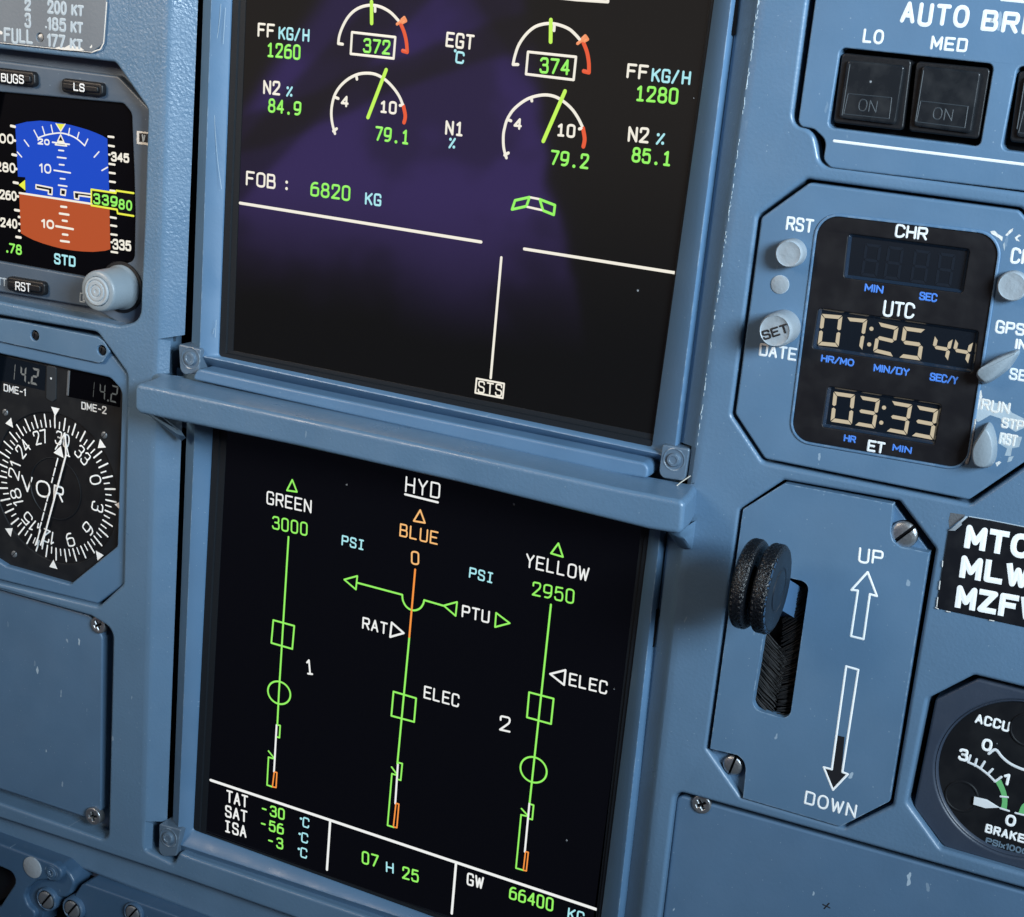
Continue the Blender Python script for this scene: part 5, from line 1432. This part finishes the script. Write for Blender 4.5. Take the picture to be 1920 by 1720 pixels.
def brush(name, root_top, root_bottom, tip_top, tip_bottom, n, w_root, w_tip):
    mb = Mesh()
    rt, rb, tt, tb = map(Vector, (root_top, root_bottom, tip_top, tip_bottom))
    for i in range(n):
        t = (i + random.random()) / n
        a = rt.lerp(rb, t); b = tt.lerp(tb, t)
        b = b + Vector((random.uniform(-.4, .5), random.uniform(-.45, .45)))
        wr = w_root + random.uniform(-1.2, .3); wt_ = w_tip + random.uniform(-.9, .5)
        mid = (a + b) / 2 + Vector((0, random.uniform(-.15, .15)))
        h = random.uniform(.16, .30)
        pts = [(a.x, a.y, wr), (mid.x, mid.y, (wr + wt_) / 2 + .6), (b.x, b.y, wt_)]
        rings = []
        for (x, y, z), k in zip(pts, (1, .9, .45)):
            rings.append([(x, y + h * k, z), (x, y, z + h * k), (x, y - h * k, z), (x, y, z - h * k)])
        add_loft(mb, rings)
    o = mb.make(name, 'bristle', gp, smooth=60)
    o['kind'] = 'stuff'
    return o


brush('bristle_row', (89.32,-37.59), (89.32,-60.75), (98.84,-44.39), (96.65,-65.61), 120, -3.2, -1.8)
brush('bristle_row', (102.11,-20.10), (102.66,-64.31), (95.53,-27.09), (98.35,-64.71), 135, -3.4, -1.2)
sheet('slot_back', [(80.44,-20.28),(103.82,-18.60),(105.27,-70.08),(86.18,-70.74)], -8.5, 'gap', gp)

lv = thing('gear_lever', 'black knurled twin-wheel landing gear lever raised towards UP', 'lever', ((97.05,-25.31)[0], (97.05,-25.31)[1], -8))
WC = (99.52,-14.85)
hub = (WC[0], WC[1], 24.0)
R_ = 13.2


def knurled_wheel(a, b):
    """Wheel with a diamond-knurled rim between two small chamfers."""
    mb = Mesh()
    rows, seg = 6, 84
    rings = []
    for r, h in ((R_ * .3, a), (R_ * .82, a), (R_ * .95, a + .15)):
        rings.append([(hub[0] + h, hub[1] + r * math.cos(2 * math.pi * i / seg), hub[2] + r * math.sin(2 * math.pi * i / seg)) for i in range(seg)])
    for k in range(rows):
        h = a + .75 + (b - a - 1.5) * k / (rows - 1)
        ring = []
        for i in range(seg):
            r = R_ + (.0 if k in (0, rows - 1) else (.34 if (i + k) % 2 else -.22))
            t = 2 * math.pi * i / seg
            ring.append((hub[0] + h, hub[1] + r * math.cos(t), hub[2] + r * math.sin(t)))
        rings.append(ring)
    for r, h in ((R_ * .955, b - .2), (R_ * .90, b)):
        rings.append([(hub[0] + h, hub[1] + r * math.cos(2 * math.pi * i / seg), hub[2] + r * math.sin(2 * math.pi * i / seg)) for i in range(seg)])
    add_loft(mb, rings)
    return mb.make('wheel', 'knurl', lv, smooth=12)


wa = knurled_wheel(-4.9, 0.0)
lathe('wheel_face', hub, [(R_ * .9, 0), (R_ * .8, .05), (R_ * .52, .05), (R_ * .5, -.15), (R_ * .47, -.15), (R_ * .45, .12), (.02, .15)], 'wheel_face', wa, n=72, axis='u', close=False)
wb = knurled_wheel(-11.2, -6.5)
lathe('wheel_face', hub, [(R_ * .9, -6.5), (R_ * .8, -6.45), (R_ * .3, -6.45)], 'wheel_face', wb, n=72, axis='u', close=False)
lathe('axle', hub, [(R_ * .34, -9), (R_ * .34, -4)], 'black_plastic', lv, n=32, axis='u', close=False)
rnd = random.Random(9)
mb = Mesh()
for k in range(46):
    if rnd.random() < .22:
        continue
    a0 = math.radians(28 + k * 3.0); a1 = a0 + math.radians(rnd.uniform(2.2, 3.2))
    lo, hi = rnd.uniform(.12, .42), rnd.uniform(-.04, .06)
    q = []
    for a, hh, rr in ((a0, -hi, R_ * .935), (a1, -hi, R_ * .935), (a1, -lo, R_ * .992), (a0, -lo, R_ * .992)):
        q.append((hub[0] + hh, hub[1] + rr * math.cos(a), hub[2] + rr * math.sin(a)))
    mb.add(q, [(0, 1, 2, 3)])
mb.make('worn_edge', 'steel', lv, smooth=None)  # worn rim metal with the rim's highlight drawn in as strips
arm0, arm1 = (96.64,-29.03), (98.75,-19.39)
aw, ah = 3.0, 5.2
mb.add([(arm0[0] - aw, arm0[1] - ah, -8), (arm0[0] + aw, arm0[1] - ah, -8), (arm0[0] + aw, arm0[1] + ah, -8), (arm0[0] - aw, arm0[1] + ah, -8),
        (hub[0] - 5.6 - aw, hub[1] - ah, 22), (hub[0] - 5.6 + aw, hub[1] - ah, 22), (hub[0] - 5.6 + aw, hub[1] + ah, 22), (hub[0] - 5.6 - aw, hub[1] + ah, 22)],
       [(0, 1, 5, 4), (1, 2, 6, 5), (2, 3, 7, 6), (3, 0, 4, 7), (4, 5, 6, 7)])
mb.make('lever_arm', 'lever_arm', lv)

wp = thing('weight_placard', 'black placard lettered MTOW, MLW and MZFW in white, one corner peeling', 'placard', ((150.01,-3.64)[0], (150.01,-3.64)[1], 0))
plate('placard_sheet', [(140.74,6.81),(144.28,9.83),(143.95,10.48),(145.59,12.15),(161.21,12.38),(182.44,12.16),(185.18,-17.63),(166.41,-16.85),(141.24,-17.25),(140.92,-4.85)], [], -0.2, 0.45, 'placard_black', wp, bevel=.12)
def wt(s, bl, br, tl):
    return text('legend', s, bl, br, tl, 1.7, .47, 'white_bright', wp, gap=2.5, flat=True)
wt('MTOW', (146.58,3.62), (170.65,4.44), (146.36,8.93))
wt('MLW', (146.75,-5.47), (164.70,-4.66), (146.57,-0.36))
wt('MZFW', (147.02,-14.76), (169.99,-13.73), (146.83,-9.51))
mb = Mesh()
mb.add([(*(140.62,6.79), .5), (*(142.65,7.40), 1.4), (*(144.34,9.70), 1.8), (*(144.09,10.28), 1.6), (*(145.49,12.13), .6), (*(144.74,12.12), .7), (*(143.52,10.50), 1.3), (*(141.61,7.81), 1.0)],
       [(0, 1, 7), (1, 2, 7), (2, 6, 7), (2, 3, 6), (3, 4, 5), (3, 5, 6)])
mb.make('peeled_corner', 'white_dim', wp)
line('worn_edge', [(145.70,12.17),(151.49,12.41),(161.19,12.49),(172.25,12.51)], .3, .47, 'white_dim', wp)
lines('worn_edge', [[(140.55,-2.63),(140.72,-4.32)], [(140.82,-8.81),(140.95,-11.34)], [(141.01,-13.89),(141.14,-16.67)], [(140.88,-17.08),(141.74,-17.34)], [(144.12,-17.45),(145.21,-17.42)], [(156.62,-17.15),(157.89,-17.07)]], .3, .47, 'cream', wp)
sheet('glue_patch', [(140.30,12.05),(144.54,12.34),(143.63,10.79),(140.74,7.54),(140.18,9.57)], .05, 'dull_metal', wp)

bg = thing('brake_gauge', 'round black brake pressure gauge in an eight-sided dark case', 'gauge', ((170.68,-64.86)[0], (170.68,-64.86)[1], -14))
GC, GR = fit_circle([(148.51,-67.31),(149.37,-56.75),(153.90,-48.36),(159.76,-44.05),(167.55,-40.99),(154.91,-80.81),(159.43,-85.29),(163.61,-87.84),(169.51,-89.66),(176.88,-89.59)])
plate('gauge_case', rounded([(156.04,-36.77),(145.12,-46.34),(144.36,-82.58),(155.55,-93.06),(179.55,-93.09),(197.10,-91.25),(192.57,-48.22),(183.53,-37.02)], 2.0), [circle(GC, GR, 80)], -14, -2.5, 'gauge_case', bg, bevel=.9, steps=4)
mb = Mesh()
add_loft(mb, [lift(circle(GC, GR + .1, 80), -3.3), lift(circle(GC, GR - .2, 80), -2.9), lift(circle(GC, GR - .5, 80), -3.1), lift(circle(GC, GR - .9, 80), -4.0)])
mb.make('dial_rim', 'gauge_case', bg, smooth=60)
sheet('dial_plate', circle(GC, GR + .3, 80), -3.9, 'dial_black', bg)
Wg = -3.86
def gt(s, bl, br, tl, wd, mat='white_bright', gap=1.7):
    return text('legend', s, bl, br, tl, wd, Wg, mat, bg, gap=gap)
gt('ACCU', (157.64,-50.81), (167.21,-50.86), (157.71,-48.45), .68, gap=2.2)
gt('0', (160.97,-58.65), (163.25,-58.64), (160.89,-55.61), .85)
gt('3', (154.87,-63.70), (156.96,-63.70), (154.73,-60.65), .85)
gt('1', (168.86,-67.70), (169.89,-67.72), (168.78,-64.73), .85)
gt('0', (171.74,-80.33), (174.02,-80.36), (171.60,-77.46), .85)
gt('BRAKES', (166.46,-84.61), (179.98,-84.71), (166.51,-82.34), .66, gap=2.6)
gt('PSIx1000', (167.13,-88.26), (179.18,-88.38), (167.22,-86.64), .5, 'dial_grey')
line('accumulator_scale', spline([(163.06,-59.67),(164.77,-57.88),(167.10,-59.72),(169.90,-61.14),(173.79,-61.82),(177.18,-61.43)]), .85, Wg, 'white', bg)
lines('pressure_scale', [spline([(157.61,-64.05),(160.61,-64.69),(163.83,-66.20),(166.33,-67.92)]), [(157.96,-61.77),(157.61,-64.05)], [(159.93,-62.43),(159.78,-64.60)], [(162.31,-62.55),(161.64,-64.67)], [(164.96,-64.23),(163.98,-66.03)], [(167.89,-65.94),(166.33,-67.92)]], .72, Wg, 'white', bg)
inner = spline([(166.54,-68.07),(168.48,-70.77),(169.38,-73.39),(169.47,-75.76)]); outer = spline([(167.89,-66.76),(169.77,-69.77),(170.81,-72.54),(171.17,-75.65)])
mb = Mesh(); add_loft(mb, [lift(inner, Wg), lift(outer, Wg)], closed=False); mb.make('green_band', 'green_band', bg, smooth=None)
mb = Mesh(); add_loft(mb, [lift(spline([(174.66,-75.69),(175.00,-73.52),(175.65,-72.29),(177.37,-70.54)]), Wg), lift(spline([(176.27,-75.73),(176.38,-74.13),(177.07,-72.89),(178.61,-71.39)]), Wg)], closed=False); mb.make('green_band', 'green_band', bg, smooth=None)
lines('band_mark', [[(168.69,-72.15),(170.82,-71.75)], [(169.27,-75.90),(171.86,-76.02)], [(173.78,-76.09),(176.71,-76.00)]], .6, Wg + .02, 'white', bg)
nb = plate('needle', [(161.34,-74.17),(165.13,-74.01),(169.06,-75.41),(165.24,-76.80),(161.48,-76.70)], [], -3.3, -2.9, 'white', bg, bevel=.1)
for c, r in (((157.62,-75.52), 5.2), ((172.66,-49.24), 5.4)):
    lathe('dial_boss', (c[0], c[1], -3.88), [(r, 0), (r - .25, .3), (r - .6, .32), (r - .8, .1), (.05, .1)], 'dial_black', bg, n=48, close=False)

rc = thing('blank_cover', 'scratched blank cover panel with one cross-head screw, under the gear lever panel', 'cover plate', ((122.81,-111.00)[0], (122.81,-111.00)[1], -12), 'blank cover plates')
plate('cover_sheet', rounded([(69.27,-101.10),(201.61,-99.68),(208.07,-134.22),(70.38,-171.48)], [2.5, 0, 0, 0]), [], -12, -2.5, 'cover', rc, bevel=.9)
cross_screw(rc, (78.07,-101.76), 3.3, -2.5, .6, 'steel', .9)
lines('scratch_mark', [[(121.99,-124.02),(124.35,-124.45)], [(123.88,-122.97),(122.62,-125.31)]], .45, -2.48, 'black_ink', rc)
